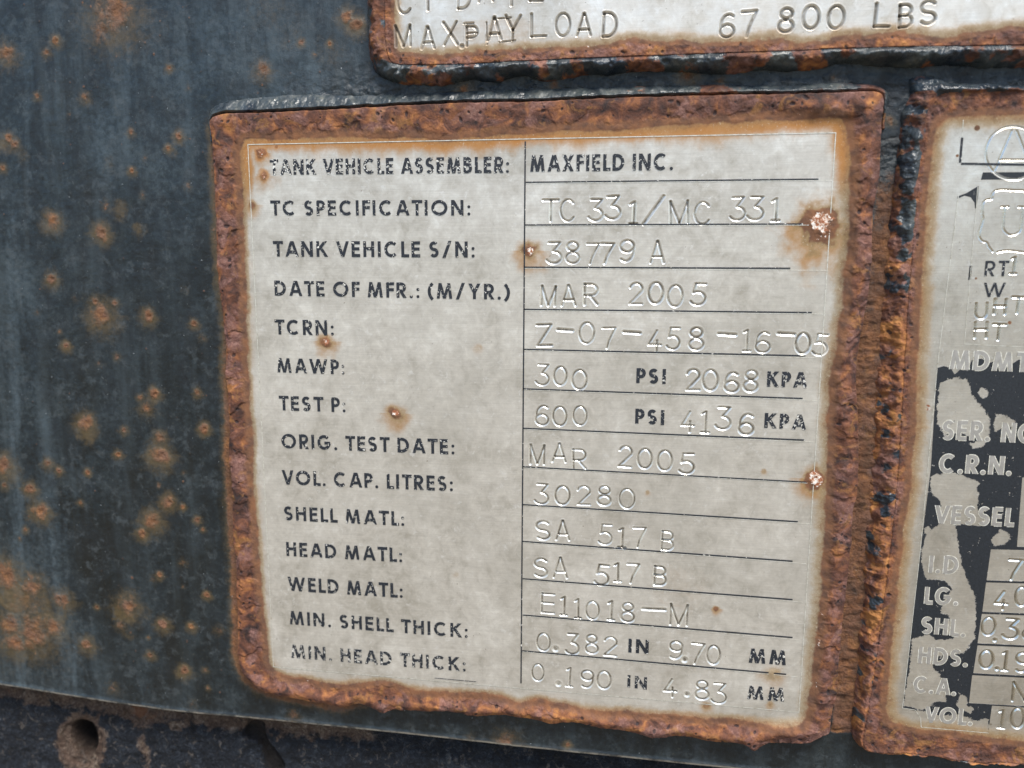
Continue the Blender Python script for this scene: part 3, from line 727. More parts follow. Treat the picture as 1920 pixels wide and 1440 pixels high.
    t_ = thing('data_nameplate', 'large central rust-rimmed plate with black printed captions and stamped values', 'nameplate', (0, -HP/1000, -.078), 'rusty metal nameplates welded to the dark panel')
    specs = {0: ('plate_face', M_main, t_, None), 1: ('rusty_rim', M_main, t_, None), 2: ('painted_weld_bead', M_main, t_, 'grey painted weld bead along the upper edge')}
    for k_ in range(6): specs[3+k_] = ('corrosion_blister', M_main, t_, None)
    for k, (_, chars) in enumerate(STAMP_MAIN):
        engrave(U, V, H, ids, A, chars, .40, .30, 10+k, 13*k)
        specs[10+k] = ('stamped_text', M_main, t_, None)
    keep = (H > -.9)
    grid_objects(U, V, H, keep, ids, specs, A)
    for i, (txt, l, r_, tp, wf) in enumerate(PRINT_MAIN):
        rb = Ribbons(); lay_text(rb, txt, l, r_, tp, .188 if i < 15 else .21, wf or (lambda x: 0.)); rb.build('printed_text', M_ink, t_)
    rng = np.random.RandomState(8)
    for a, b, c in RULES:
        rb = Ribbons(); pa, pb, pc = np.array(P(*a)), np.array(P(*b)), np.array(P(*c))
        rb.path([pa + (pb-pa)*x for x in np.linspace(0, 1, 8)], .36); rb.build('ruled_line', M_line, t_)
        rb = Ribbons(); off = np.array([0, -.25]); rb.path([pa+off+(pc-pa)*.0, pc+off], .10); rb.build('line_edge', M_bright, t_)
    rb = Ribbons(); p, q = np.array(P(985, 265)), np.array(P(977, 1281)); rb.path([p + (q-p)*x for x in np.linspace(0, 1, 12)], .36, .02); rb.build('divider_line', M_line, t_)
    rb = Ribbons(); c = [np.array(P(*x)) for x in FRAME]; rb.path(c+[c[0]], .20); rb.build('border_line', M_frame, t_)
    rb = Ribbons(); p, q = np.array(P(815, 1271)), np.array(P(893, 1278)); rb.path([p + (q-p)*x for x in np.linspace(0, 1, 5)], .15, .13); rb.build('printed_dash', M_line, t_)
    return t_

# ================================================================ UPPER NAMEPLATE
def build_top():
    left_u = -64
    O = [(683, -120), (683, -60), (684, 60), (690, 115), (705, 140), (740, 155), (780, 158), (820, 160), (850, 155), (880, 148), (905, 152), (930, 152), (980, 140), (1000, 149), (1040, 151), (1070, 144), (1100, 138), (1140, 140), (1180, 134), (1230, 131), (1280, 134), (1360, 138), (1420, 130), (1480, 132), (1540, 128), (1580, 117), (1640, 121), (1700, 126), (1740, 124), (1800, 121), (1860, 127), (1920, 125), (2000, 121), (2300, 112), (2500, 100), (2500, -500), (700, -500), (683, -300)]
    E_ = [(722, -120), (722, -60), (723, 60), (729, 108), (745, 120), (790, 121), (870, 120), (1000, 113), (1200, 105), (1400, 98), (1600, 90), (1800, 86), (1930, 84), (2100, 80), (2480, 74), (2480, -480), (740, -480), (722, -300)]
    I_ = [(741, -120), (741, -60), (743, 60), (748, 92), (775, 98), (850, 99), (900, 94), (1000, 88), (1080, 86), (1160, 77), (1190, 70), (1240, 74), (1340, 78), (1400, 76), (1450, 70), (1500, 76), (1560, 73), (1600, 62), (1700, 60), (1760, 66), (1820, 60), (1880, 50), (1930, 48), (2100, 46), (2460, 40), (2460, -470), (760, -470), (741, -300)]
    o, e, inn = PP(catmull(O, n=3), 2.), PP(catmull(E_, n=3)), PP(catmull(I_, n=3))
    x0, y0 = o.min(0)-1; x1 = P(1940, 60)[0]; y1 = P(1200, -12)[1]
    xs = axis(x0, x1, .17, x0-.1, x1+60, 1.5); ys = axis(y0, y1, .17, y0-.1, y1+45, 1.5)
    U, V = np.meshgrid(xs, ys); A = base_arrays(U)
    lump = fbm(U, V, 7, 3, 112); lump2 = fbm(U, V, 2.6, 4, 115); hump = np.abs(perlin(U/7.5+.7*lump, V*0+.5, 119))*2
    dO = sdf_fast(o, U, V)+.3*lump2; dE = sdf_fast(e, U, V); dI = -sdf_fast(inn, U, V)
    bead_w = np.clip(dO-dE, .5, 9)
    x = np.clip(dO/bead_w, 0, 1)
    bead = -1.0 + 4.0*np.sqrt(np.clip(x*1.35, 0, 1)) + np.sin(np.pi*np.clip(x, 0, 1))*(.7+1.5*lump+1.3*hump+.6*lump2)
    H = np.where(dE > 0, 3.35+.25*lump2*.4, np.where(dO > -.1, bead, -1.5))
    dn_ = dI+.7*lump+.35*lump2; r = .45*sm(-2.6, 0, dn_) + .22*sm(-.1, .8, dn_) + .33*sm(.6, 1.8, dn_)
    flange = sm(0, .3, dE)
    H = np.where(dE > 0, HP + sm(-.5, 3.0, dI+.6*lump)*(.35+.25*lump+.18*lump2), H)
    H += sm(.5, 1, r)*.24*fbm(U, V, 1.6, 4, 141, gain=.6)
    A['rust'] = np.maximum(r, np.where(dE < 0, 1, 0)); A['stain'] = .7*sm(-4.5, 1, dI+lump)
    A['paint'] = np.where(dE < 0.03, .62+.75*fbm(U, V, 8, 3, 150), -1.); A['paint'] -= np.where((dE < .03), .12*sm(0, -40, U), 0)
    A['pale'] = np.clip(.30+.5*fbm(U, V, 8, 2, 151)+.2*sm(-40, -60, U), 0, .8)
    A['warm'] = .45*flange*sm(.5, 2, dI) + .2*lump
    dg = np.hypot((U-P(925, 60)[0])/14, (V-P(925, 60)[1]-.02*(U-P(925, 60)[0]))/4); A['stain'] = np.maximum(A['stain'], .38*sm(1.2, .5, dg+.3*fbm(U, V, 8, 3, 161, 5, .3)))
    A['flake'] = .40*np.exp(-((dI-.4)/.9)**2)*sm(.1, .4, fbm(U, V, 10, 2, 160)); L_extra = [('~', 870, 888, 44, 43), ('~', 912, 913, 42, 84), ('~', 934, 958, 35, 33), ('~', 936, 966, 79, 76), ('~', 875, 893, 62, 61)]
    rng = np.random.RandomState(9); pts = []
    while len(pts) < 60:
        i, j = rng.randint(U.shape[0]), rng.randint(U.shape[1])
        if -4.5 < dE[i, j] < 2.5 and r[i, j] > .7 and dO[i, j] > .8: pts.append((U[i, j], V[i, j]))
    add_pits(U, V, H, A, pts, rng, .25, .6, .5)
    ids = np.zeros(U.shape, np.int32); ids[dE < 0] = 2; ids[(dE >= 0) & (dI > -.4)] = 1
    t_ = thing('payload_nameplate', 'upper nameplate cut off by the photo edge, stamped with the payload in pounds', 'nameplate', (.03, -HP/1000, .093), 'rusty metal nameplates welded to the dark panel')
    L1 = [('C', 742, 772, -18, 27), ('T', 788, 816, -22, 21), ('D', 856, 884, -26, 18), ('A', 894, 927, -38, 5), ('T', 944, 973, -31, 12), ('E', 991, 1019, -40, 3)]
    L2 = [('M', 739, 772, 46, 89), ('A', 787, 817, 48, 93), ('X', 829, 860, 39, 86), ('o', 861, 871, 82, 92), ('P', 872, 898, 47, 88), ('A', 912, 942, 30, 77), ('Y', 944, 979, 27, 77), ('L', 993, 1025, 24, 70), ('O', 1039, 1072, 23, 70), ('A', 1079, 1111, 23, 69), ('D', 1128, 1159, 22, 71)]
    L3 = [('6', 1347, 1380, 25, 72), ('7', 1388, 1422, 19, 71), ('8', 1457, 1491, 14, 62), ('0', 1502, 1539, 9, 56), ('0', 1549, 1586, 9, 56), ('L', 1638, 1670, 5, 52), ('B', 1683, 1714, 7, 53), ('S', 1723, 1758, 0, 47)]
    specs = {0: ('plate_face', M_top, t_, None), 1: ('rusty_flange', M_top, t_, None), 2: ('weld_bead', M_top, t_, 'lumpy dark painted weld bead')}
    for k, L in enumerate((L1, L2+L_extra, L3)):
        engrave(U, V, H, ids, A, L, .40, .48, 10+k, 300+17*k); specs[10+k] = ('stamped_text', M_top, t_, None)
    A['stamp'] *= .35
    grid_objects(U, V, H, H > -.9, ids, specs, A)
    return t_

# ================================================================ RIGHT NAMEPLATE
BARE = [[(1757, 760), (1762, 716), (1790, 708), (1815, 710), (1822, 738), (1838, 758), (1855, 780), (1857, 805), (1852, 826), (1846, 838), (1825, 842), (1820, 832), (1836, 826), (1800, 812), (1770, 817), (1757, 796)],
 [(1862, 800), (1866, 776), (1885, 775), (1905, 790), (1906, 812), (1884, 800), (1868, 808)], [(1832, 738), (1840, 724), (1852, 730), (1855, 742), (1843, 748)],
 [(1743, 893), (1775, 884), (1805, 890), (1838, 905), (1832, 918), (1837, 925), (1833, 948), (1838, 966), (1852, 970), (1838, 986), (1793, 985), (1798, 1020), (1808, 1068), (1829, 1120), (1831, 1148), (1829, 1197), (1808, 1223), (1788, 1228), (1752, 1232), (1749, 1249), (1765, 1263), (1763, 1287), (1777, 1301), (1774, 1318), (1760, 1315), (1732, 1330), (1692, 1325), (1701, 1273), (1706, 1240), (1711, 1199), (1742, 1188), (1756, 1199), (1788, 1196), (1774, 1183), (1781, 1158), (1762, 1148), (1763, 1141), (1784, 1106), (1770, 1090), (1737, 1087), (1727, 1058), (1727, 1034), (1734, 1006), (1763, 978), (1765, 945), (1745, 922)],
 [(1862, 1024), (1857, 1012), (1868, 1000), (1875, 992), (1890, 998), (1896, 1012), (1882, 1022)], [(1733, 992), (1741, 986), (1746, 995), (1736, 999)],
 [(1690, 1330), (1735, 1334), (1765, 1340), (1800, 1338), (1830, 1350), (1856, 1348), (1852, 1380), (1690, 1370)], [(1793, 1318), (1800, 1302), (1812, 1304), (1814, 1322), (1828, 1328), (1820, 1338), (1800, 1332)]]
CELLS = [[(1858, 1030), (2300, 1040), (2300, 1100), (1850, 1088)], [(1849, 1092), (2300, 1104), (2300, 1164), (1842, 1147)], [(1841, 1151), (2300, 1168), (2300, 1226), (1833, 1206)], [(1833, 1210), (2300, 1230), (2300, 1286), (1825, 1262)],
 [(1823, 1266), (2300, 1290), (2300, 1345), (1817, 1318)], [(1860, 1323), (2300, 1350), (2300, 1400), (1853, 1374)], [(1917, 895), (2300, 900), (2300, 1034), (1907, 1025)]]
def build_right():
    O = [(1625, 1408), (1604, 1396), (1596, 1372), (1600, 1300), (1608, 1200), (1616, 1080), (1622, 960), (1630, 860), (1638, 760), (1640, 680), (1648, 600), (1658, 500), (1668, 420), (1680, 330), (1688, 260), (1692, 210), (1708, 178), (1706, 150), (1722, 138), (1745, 140), (1780, 150), (1850, 155), (1930, 158), (2100, 162), (2460, 165), (2460, 1500), (1930, 1437), (1850, 1435), (1800, 1430), (1750, 1424), (1700, 1418), (1650, 1416)]
    E_ = [(1618, 1396), (1622, 1360), (1635, 1290), (1650, 1180), (1665, 1060), (1680, 930), (1690, 780), (1700, 600), (1712, 450), (1722, 330), (1735, 250), (1740, 207), (1752, 186), (1770, 176), (1800, 174), (1930, 172), (2100, 172), (2440, 176), (2440, 1490), (1930, 1432), (1850, 1430), (1800, 1424), (1750, 1417), (1700, 1411), (1640, 1410)]
    I_ = [(1665, 1340), (1668, 1290), (1675, 1200), (1686, 1100), (1697, 1000), (1716, 850), (1722, 700), (1729, 560), (1738, 400), (1750, 300), (1760, 240), (1780, 224), (1830, 221), (1930, 219), (2100, 220), (2400, 224), (2400, 1420), (1930, 1388), (1800, 1372), (1690, 1358)]
    o, e, inn = PP(catmull(O, n=3), 1.5), PP(catmull(E_, n=3)), PP(catmull(I_, n=3))
    x0, y0 = o.min(0)-1; x1 = P(1935, 1440)[0]; y1 = o.max(0)[1]+.5; yl = P(1800, 1450)[1]
    x1 = max(P(1930, 150)[0], P(1930, 1440)[0]); 
    xs = axis(x0, x1, .15, x0-.1, x1+45, 1.5); ys = axis(yl, y1, .16, yl-6, y1+.1, 1.)
    U, V = np.meshgrid(xs, ys); A = base_arrays(U)
    lump = fbm(U, V, 8, 3, 212); lump2 = fbm(U, V, 2.6, 4, 215)
    dO = sdf_fast(o, U, V)+.35*lump2; dE = sdf_fast(e, U, V)+.15*lump2; dI = -sdf_fast(inn, U, V)
    yy = V                                                   # how far down the left bead
    low = sm(P(1700, 300)[1], P(1700, 520)[1], V); bw = np.clip(dO-dE, .5, 12); x = np.clip(dO/bw, 0, 1)
    rip = np.abs(perlin(U*0+.3, V/4.2+.4*lump, 219))*1.6
    bead = -1.0 + 4.1*np.sqrt(np.clip(x*1.3, 0, 1)) + np.sin(np.pi*x)*(.5+1.3*lump+.9*rip+.8*lump2) - 1.5*low*sm(1., .2, x)
    dn_ = dI+.5*lump+.3*lump2; r = .45*sm(-4.6, 0, dn_) + .22*sm(-.1, 1.0, dn_) + .33*sm(.9, 3.0, dn_)
    H = np.where(dE > 0, HP + r*(.15+.12*lump2)*sm(0, 1.2, dE) + .35*np.exp(-(dE/.9)**2)*low, np.where(dO > -.1, bead, -1.5))
    H += sm(.5, 1, r)*(.26*fbm(U, V, 1.8, 4, 241, gain=.62)+.4*np.where(dE < .5, 1, 0)*np.abs(fbm(U, V, 4, 4, 243)))
    A['rust'] = np.maximum(r, np.where(dE < 0, 1, 0)); A['stain'] = .75*sm(-4.6, .5, dI+lump)
    A['paint'] = np.where(dE < 0, np.where(V > P(1800, 168)[1], 1.0, .58 - low*.36) + .95*fbm(U, V, 6, 3, 250), -1.); A['pale'] = np.clip(.28+.4*fbm(U, V, 7, 2, 251), 0, .7)*np.where(V > P(1800, 180)[1], .5, 1)
    A['warm'] = np.where(dE < 0, .75*low, .0) + .3*np.exp(-((dI-.3)/.8)**2) + .15*lump
    # black enamel with its big bare patches
    def poly(pts): return sdf(PP(pts), U[i0:, j0:], V[i0:, j0:])
    j0 = np.searchsorted(xs, P(1690, 1380)[0]-6); i0 = 0
    j0 = max(j0, 0)
    panel = poly([(1757, 690), (1770, 686), (1783, 690), (1790, 702), (1800, 693), (1815, 695), (1822, 675), (1840, 672), (1855, 680), (1870, 676), (1895, 684), (1910, 674), (2300, 690), (2300, 1400), (1852, 1374), (1727, 1364), (1726, 1350), (1716, 1333), (1692, 1327), (1725, 1040), (1745, 880)])
    en = sm(-.12, .12, panel)
    ba = np.zeros_like(en)
    for b in BARE: ba = np.maximum(ba, sm(-.9, .9, poly(b)))
    A['bare'][i0:, j0:] = ba
    for b in CELLS: en = np.minimum(en, sm(.12, -.12, poly(b)))
    for b in ([(1843, 323), (2200, 321), (2200, 337), (1839, 337)], [(1795, 368), (1812, 362), (1835, 348), (1834, 370), (1830, 391), (1828, 391), (1827, 380), (1820, 370), (1808, 367), (1795, 373)], [(1818, 498), (1823, 498), (1820, 525), (1815, 525)], [(1756, 730), (1759, 715), (1761, 715), (1757, 750), (1753, 780), (1751, 780)]):
        en = np.maximum(en, sm(-.1, .1, poly(b)))
    A['enamel'][i0:, j0:] = en
    A['enamel'] = np.where(A['enamel'] > .02, A['enamel'], -.4)
    for (x_, y_, rr) in [(1832, 240, 6), (1795, 292, 3), (1830, 522, 2.5), (1740, 765, 12), (1893, 605, 4)]:
        c = P(x_, y_); s = P(x_+rr, y_)[0]-c[0]; d = np.hypot(U-c[0], V-c[1]); A['rust'] = np.maximum(A['rust'], .8*sm(1.3*s, .5*s, d)) if rr != 12 else A['rust']
        if rr == 12: A['flake'] = np.maximum(A['flake'], .55*sm(1.2*s, .3*s, d))
    rng = np.random.RandomState(19); pts = []
    while len(pts) < 70:
        i, j = rng.randint(U.shape[0]), rng.randint(U.shape[1])
        if -6 < dE[i, j] < 2.5 and r[i, j] > .7 and dO[i, j] > .6: pts.append((U[i, j], V[i, j]))
    add_pits(U, V, H, A, pts, rng, .25, .65, .6)
    ids = np.zeros(U.shape, np.int32); ids[dE < 0] = 2; ids[(dE >= 0) & (dI > -.4)] = 1
    t_ = thing('vessel_nameplate', 'right-hand nameplate with peeling black enamel and bare metal lettering, cut off by the photo edge', 'nameplate', (.105, -HP/1000, -.085), 'rusty metal nameplates welded to the dark panel')
    rows = [[('1', 1893, 1909, 481, 515)], [('U', 1827, 1853, 567, 599), ('H', 1862, 1888, 560, 590), ('T', 1896, 1921, 556, 589)], [('H', 1825, 1853, 603, 635), ('T', 1860, 1885, 607, 639)],
        [('7', 1887, 1918, 1048, 1089)], [('4', 1863, 1892, 1107, 1145), ('0', 1901, 1930, 1099, 1138)], [('0', 1838, 1869, 1156, 1193), ('o', 1860, 1870, 1195, 1205), ('3', 1880, 1913, 1159, 1200), ('8', 1916, 1946, 1160, 1201)],
        [('0', 1834, 1865, 1218, 1255), ('o', 1864, 1874, 1249, 1259), ('1', 1876, 1894, 1220, 1259), ('9', 1902, 1933, 1222, 1262)], [('N', 1896, 1928, 1278, 1317)], [('1', 1869, 1888, 1330, 1367), ('0', 1893, 1923, 1326, 1367)]]
    specs = {0: ('plate_face', M_right, t_, None), 1: ('rusty_rim', M_right, t_, None), 2: ('weld_bead', M_right, t_, 'lumpy weld bead, dark at the top and orange with rust below')}
    for k, L in enumerate(rows):
        engrave(U, V, H, ids, A, L, .37, .30, 10+k, 500+11*k); specs[10+k] = ('stamped_text', M_right, t_, None)
    # struck emblems: circled A, and the lobed cartouche with a U
    def groove(lines, w, dp, gid):
        D = np.full(U.shape, 9., f4)
        for L in lines:
            p = PP(L); lo, hi = p.min(0)-1.5, p.max(0)+1.5; a0, a1 = np.searchsorted(xs, [lo[0], hi[0]]); b0, b1 = np.searchsorted(ys, [lo[1], hi[1]])
            D[b0:b1, a0:a1] = np.minimum(D[b0:b1, a0:a1], segdist(p, U[b0:b1, a0:a1], V[b0:b1, a0:a1])/w)
        H[:] += -dp*np.clip(1-D**2, 0, 1) + .12*dp*np.exp(-((D-1.3)/.3)**2)
        ids[D < 1.8] = gid; A['stamp'][:] = np.maximum(A['stamp'], sm(1.4, .9, D)); A['dirt'][:] = np.maximum(A['dirt'], .5*sm(.5, .1, D))
    circ = [(1900+52*math.cos(a), 287+50*math.sin(a)) for a in np.linspace(0, 2*math.pi, 40)]
    groove([circ, [(1865, 320), (1897, 245)], [(1906, 245), (1936, 320)], [(1875, 300), (1928, 300)]], .27, .22, 30)
    specs[30] = ('circled_emblem', M_right, t_, None)
    cart = catmull([(1925, 358), (1900, 357), (1880, 356), (1866, 358), (1860, 366), (1860, 373), (1850, 375), (1843, 382), (1842, 400), (1843, 412), (1838, 430), (1836, 443), (1841, 452), (1850, 455), (1854, 463), (1861, 472)], False, 4)
    cart2 = catmull([(1870, 473), (1890, 470), (1925, 474)], False, 4)
    bigU = [(1884, 389), (1881, 425)] + arc(1898, 424, 17, 16, 180, 10, 12)[::1]
    bigU = [(1884, 389), (1881, 424), (1884, 434), (1891, 440), (1899, 441), (1908, 437), (1914, 428), (1917, 389)]
    groove([cart, cart2, catmull(bigU, False, 4), [(1877, 388), (1891, 388)], [(1909, 388), (1924, 388)]], .27, .24, 31)
    specs[31] = ('lobed_emblem', M_right, t_, None)
    grid_objects(U, V, H, H > -.9, ids, specs, A)
    for txt, l, r_, tp in [('MDMT', (1780, 692), (1926, 698), 656), ('SER.', (1766, 824), (1855, 827), 788), ('NO.', (1877, 829), (1953, 832), 792), ('C.R.N.', (1760, 886), (1895, 891), 851), ('VESSEL', (1751, 981), (1899, 987), 947),
            ('I.D', (1741, 1074), (1795, 1076), 1041), ('LG.', (1733, 1132), (1795, 1135), 1100), ('SHL.', (1727, 1187), (1809, 1194), 1156), ('HDS.', (1721, 1243), (1813, 1250), 1212), ('C.A.', (1712, 1298), (1791, 1304), 1267), ('VOL.', (1733, 1354), (1822, 1360), 1324)]:
        rb = Ribbons(); lay_text(rb, txt, l, r_, tp, .175, grow=.38); ob = rb.build('letter_outline', M_bright, t_)
        ob.location.y += .00005
        rb = Ribbons(); lay_text(rb, txt, l, r_, tp, .175); rb.build('metal_lettering', M_letter, t_)
    for txt, l, r_, tp in [('RT', (1845, 518), (1888, 518), 489), ('W', (1842, 557), (1884, 557), 530)]:
        rb = Ribbons(); lay_text(rb, txt, l, r_, tp, .14); rb.build('printed_text', M_ink, t_)
    for L, w in [([(1797, 365), (1757, 690), (1725, 1035), (1692, 1327), (1716, 1331), (1726, 1346), (1727, 1363), (1853, 1374)], .20), ([(1833, 350), (1830, 392), (1808, 645), (2000, 654)], .16), ([(1806, 225), (1804, 258)], .2)]:
        rb = Ribbons(); rb.path(list(PP(L)), w*.8); rb.build('border_line', M_frame, t_)
    rb = Ribbons(); rb.path(list(PP([(1804, 258), (1800, 305)])), .5); rb.path(list(PP([(1802, 307), (2000, 310)])), .5); rb.build('printed_line', M_line, t_)
    return t_

# ================================================================ DARK STEEL PANEL
SPOTS = [(215, 20, 38, .75), (190, 55, 24, .55), (105, 75, 8, .9), (87, 98, 7, .7), (10, 100, 15, .8), (160, 182, 8, .7), (70, 180, 6, .7), (15, 258, 8, .8), (28, 270, 8, .8), (130, 215, 4, .4), (492, 130, 14, .7), (565, 78, 6, .8), (617, 82, 5, 1), (590, 103, 5, .5),
 (650, 30, 12, .9), (668, 45, 13, 1), (317, 127, 6, .8), (353, 165, 4, .5), (246, 248, 6, .7), (335, 256, 8, .9), (315, 277, 6, .9), (247, 320, 6, .9), (272, 296, 4, .6), (267, 365, 5, .5), (353, 350, 6, .5), (5, 315, 6, .8), (98, 413, 13, .9), (190, 435, 13, .95), (200, 383, 7, .5),
 (97, 522, 10, .9), (190, 590, 20, .85), (177, 565, 8, .8), (215, 568, 7, .7), (278, 592, 11, .9), (363, 606, 7, .85), (112, 622, 4, .6), (123, 648, 7, 1), (69, 585, 4, .4), (185, 680, 6, .4), (220, 668, 6, .55), (380, 632, 6, .5), (140, 560, 5, .4), (290, 738, 9, .95), (264, 744, 6, .7),
 (275, 765, 11, .7), (370, 736, 7, .8), (383, 803, 9, 1), (232, 806, 6, .8), (160, 793, 14, .95), (300, 852, 17, .95), (300, 820, 10, .8), (222, 851, 6, .9), (165, 885, 5, 1), (111, 883, 6, .9), (90, 868, 8, .8), (56, 915, 10, .9), (5, 873, 17, .9), (8, 910, 6, .8), (315, 940, 12, .9), (343, 950, 5, .9),
 (298, 910, 5, .5), (344, 886, 4, .5), (150, 942, 5, .7), (75, 958, 14, .9), (285, 975, 15, .95), (267, 1000, 9, .95), (370, 975, 6, .8), (380, 992, 4, .8), (48, 992, 5, .8), (37, 1010, 3, .6), (300, 1078, 6, .8), (285, 1085, 6, .4), (343, 1055, 7, .5), (388, 1116, 6, 1), (343, 1100, 3, .5), (240, 1135, 18, .8),
 (228, 1172, 9, .6), (182, 1138, 4, .8), (306, 1170, 10, .95), (359, 1174, 7, .9), (410, 1180, 8, .5), (163, 1208, 11, .9), (278, 1195, 3, .8), (282, 1228, 7, .8), (345, 1257, 9, 1.1), (385, 1256, 5, .6), (390, 1290, 4, .7), (212, 1290, 9, .5), (10, 1080, 25, .9), (60, 1100, 20, .8), (120, 1125, 14, .8),
 (20, 1170, 22, .7), (60, 1185, 30, .8), (100, 1175, 16, .8), (110, 1122, 12, .7), (30, 1205, 18, .9), (45, 1130, 42, .42), (75, 1180, 40, .45), (20, 1185, 38, .4), (870, 168, 12, .8), (1038, 160, 8, .6), (1290, 140, 14, .8), (1350, 150, 8, .5), (1563, 145, 6, .5), (1668, 225, 8, .7), (1670, 232, 6, .6), (950, 1392, 22, .55), (1065, 1395, 6, .9), (880, 1384, 8, .5), (550, 1340, 10, .5), (360, 1320, 8, .4)]
HALOS = [(220, 60, 50, .6), (223, 392, 24, .55), (260, 430, 18, .6), (325, 290, 10, .4), (162, 812, 24, .75), (300, 855, 30, .85), (290, 985, 28, .6), (235, 1150, 30, .75), (240, 1190, 15, .5), (495, 132, 22, .6), (660, 45, 28, .7), (60, 1150, 75, .55), (345, 545, 12, .3), (70, 965, 22, .6), (5, 270, 24, .7), (25, 1120, 60, .8), (90, 1160, 45, .7), (40, 1190, 50, .7), (205, 310, 20, .3), (540, 60, 60, .25), (620, 100, 40, .35), (40, 290, 20, .4), (500, 10, 60, .3)]
EDGE = [(-400, 1215), (-100, 1268), (0, 1283), (180, 1312), (320, 1332), (480, 1347), (640, 1363), (840, 1384), (1007, 1403), (1280, 1431), (1500, 1452), (1700, 1468), (2000, 1490), (2500, 1520)]
def build_sheet():
    ed = PP(catmull(EDGE, False, 4), 0.)
    x0, x1 = P(-20, 700, 0)[0]-4, P(1960, 300, 0)[0]
    xs = axis(x0, x1, .26, x0-60, x1+60, 3.)
    yb = np.interp(xs, ed[:, 0], ed[:, 1]); yt = P(300, -15, 0)[1]
    ytop = P(300, -15, 0)[1]+4
    n = int((ytop-yb.min())/.26); tt = np.r_[np.linspace(0, 1, n), 1+np.cumsum(np.full(22, .014))].astype(f4)
    U = np.repeat(xs[None], len(tt), 0).astype(f4); V = (yb[None] + tt[:, None]*(ytop-yb[None])).astype(f4)
    A = {k: np.zeros(U.shape, f4) for k in ('rust', 'halo', 'light', 'dark', 'seam', 'edge')}
    edge_d = V-yb[None]
    H = .14*fbm(U, V, 14, 3, 301) + .11*fbm(U, V, 3, 4, 302)*sm(-.2, .5, fbm(U, V, 24, 2, 304)+.2) + .03*fbm(U, V, 1.5, 3, 305)
    H += .35*np.exp(-((edge_d-.5)/.6)**2)*(1+.3*fbm(U, V, 20, 2, 303))
    def pd(x, y, r): c = P(x, y, 0); s = P(x+r, y, 0)[0]-c[0]; return np.hypot(U-c[0], V-c[1]), s
    w1 = fbm(U, V, 3.0, 4, 310)
    xsort = U[0]
    def win(x, y, r, f):
        c = P(x, y, 0); s = P(x+r, y, 0)[0]-c[0]; R = 3.2*s+2
        j0, j1 = np.searchsorted(xsort, [c[0]-R, c[0]+R]); vm = (ytop-yb.mean())
        rows = np.where((V[:, (j0+j1)//2] > c[1]-R-2) & (V[:, (j0+j1)//2] < c[1]+R+2))[0]
        if j1 <= j0 or len(rows) == 0: return
        i0, i1 = rows[0], rows[-1]+1; sl = (slice(i0, i1), slice(j0, j1))
        f(sl, np.hypot(U[sl]-c[0], V[sl]-c[1]), s, c)
    rng = np.random.RandomState(2)
    for (x, y, r, st) in SPOTS:
        def f(sl, d, s, c):
            dn = d/1.25 + .45*s*w1[sl]
            A['rust'][sl] = np.maximum(A['rust'][sl], st*sm(1.3*s, .0*s, dn)*.95)
            A['halo'][sl] = np.maximum(A['halo'][sl],   .85*st*sm(2.9*s, .2*s, d*np.where(V[sl] < c[1], .8, 1.) + .4*s*w1[sl]))
            if s > .4: H[sl] += st*(.13*min(s, 1.5)*sm(s, .3*s, dn)*(1+.8*fbm(U[sl], V[sl], 1.5, 3, 320)) - .30*sm(.45*s, .1*s, np.hypot(U[sl]-c[0]-.2*s, V[sl]-c[1]+.1*s) + .25*w1[sl]))
        win(x, y, r, f)
    for (x, y, r, st) in HALOS:
        def f(sl, d, s, c): A['halo'][sl] = np.maximum(A['halo'][sl], st*sm(1.3*s, .2*s, d + .5*s*w1[sl]))
        win(x, y, r, f)
    # small random specks
    for k in range(130):
        x, y = rng.uniform(-20, 420), rng.uniform(0, 1300)
        if rng.rand() < .25: x, y = rng.uniform(0, 690), rng.uniform(0, 180)
        st = rng.uniform(.3, .65); r = rng.uniform(1.5, 3.6)
        def f(sl, d, s, c): A['rust'][sl] = np.maximum(A['rust'][sl], st*sm(1.4*s, .2*s, d + .3*s*w1[sl])); H[sl] += .08*sm(1.2*s, .2*s, d)
        win(x, y, r, f)
    # rust bleeding out from the main plate, seam between the plates
    e = PP(catmull(E_main, n=2), 1.); dE = -sdf_fast_any(e, U, V)
    topside = sm(P(1000, 215)[1], P(1000, 190)[1], V) if False else sm(P(600, 240)[1], P(600, 215)[1], V)
    lowL = sm(P(430, 550)[1], P(450, 900)[1], V)
    A['rust'] = np.maximum(A['rust'], (.45+.6*lowL)*sm(1.6+1.9*lowL, .1, dE+.7*w1)*(1-topside)*sm(-40, -60, U))
    A['halo'] = np.maximum(A['halo'], (.75)*sm(3.2+2*lowL, .3, dE+.8*w1)*(1-topside*.6)*sm(-40, -60, U))
    A['rust'] = np.maximum(A['rust'], .45*sm(1.2, .0, dE+.6*w1)*(1-topside)*sm(-80, -74, V*0+V*0-77))
    gut = sdf_fast_any(PP([(1650, 260), (1700, 260), (1720, 400), (1700, 1372), (1560, 1372), (1585, 1100), (1600, 700), (1640, 400)], 0), U, V)
    low = sm(P(1680, 250)[1], P(1680, 430)[1], V + 3*w1)
    A['rust'] = np.maximum(A['rust'], sm(-1, .5, gut)*(low*1.0)*(.85+.35*fbm(U, V, 6, 3, 333)))
    ry = (V - P(1000, 168, 0)[1]) - .0*U
    band = np.exp(-(ry/6.)**2)*sm(P(430, 100, 0)[0], P(760, 100, 0)[0], U)
    A['seam'] = np.clip(band + sm(-1, .5, gut), 0, 1)
    H += A['seam']*(.75*np.abs(fbm(U, V, 8, 4, 340, 1.8, .6)) + .40*fbm(U, V, 2.6, 4, 341) - .15)
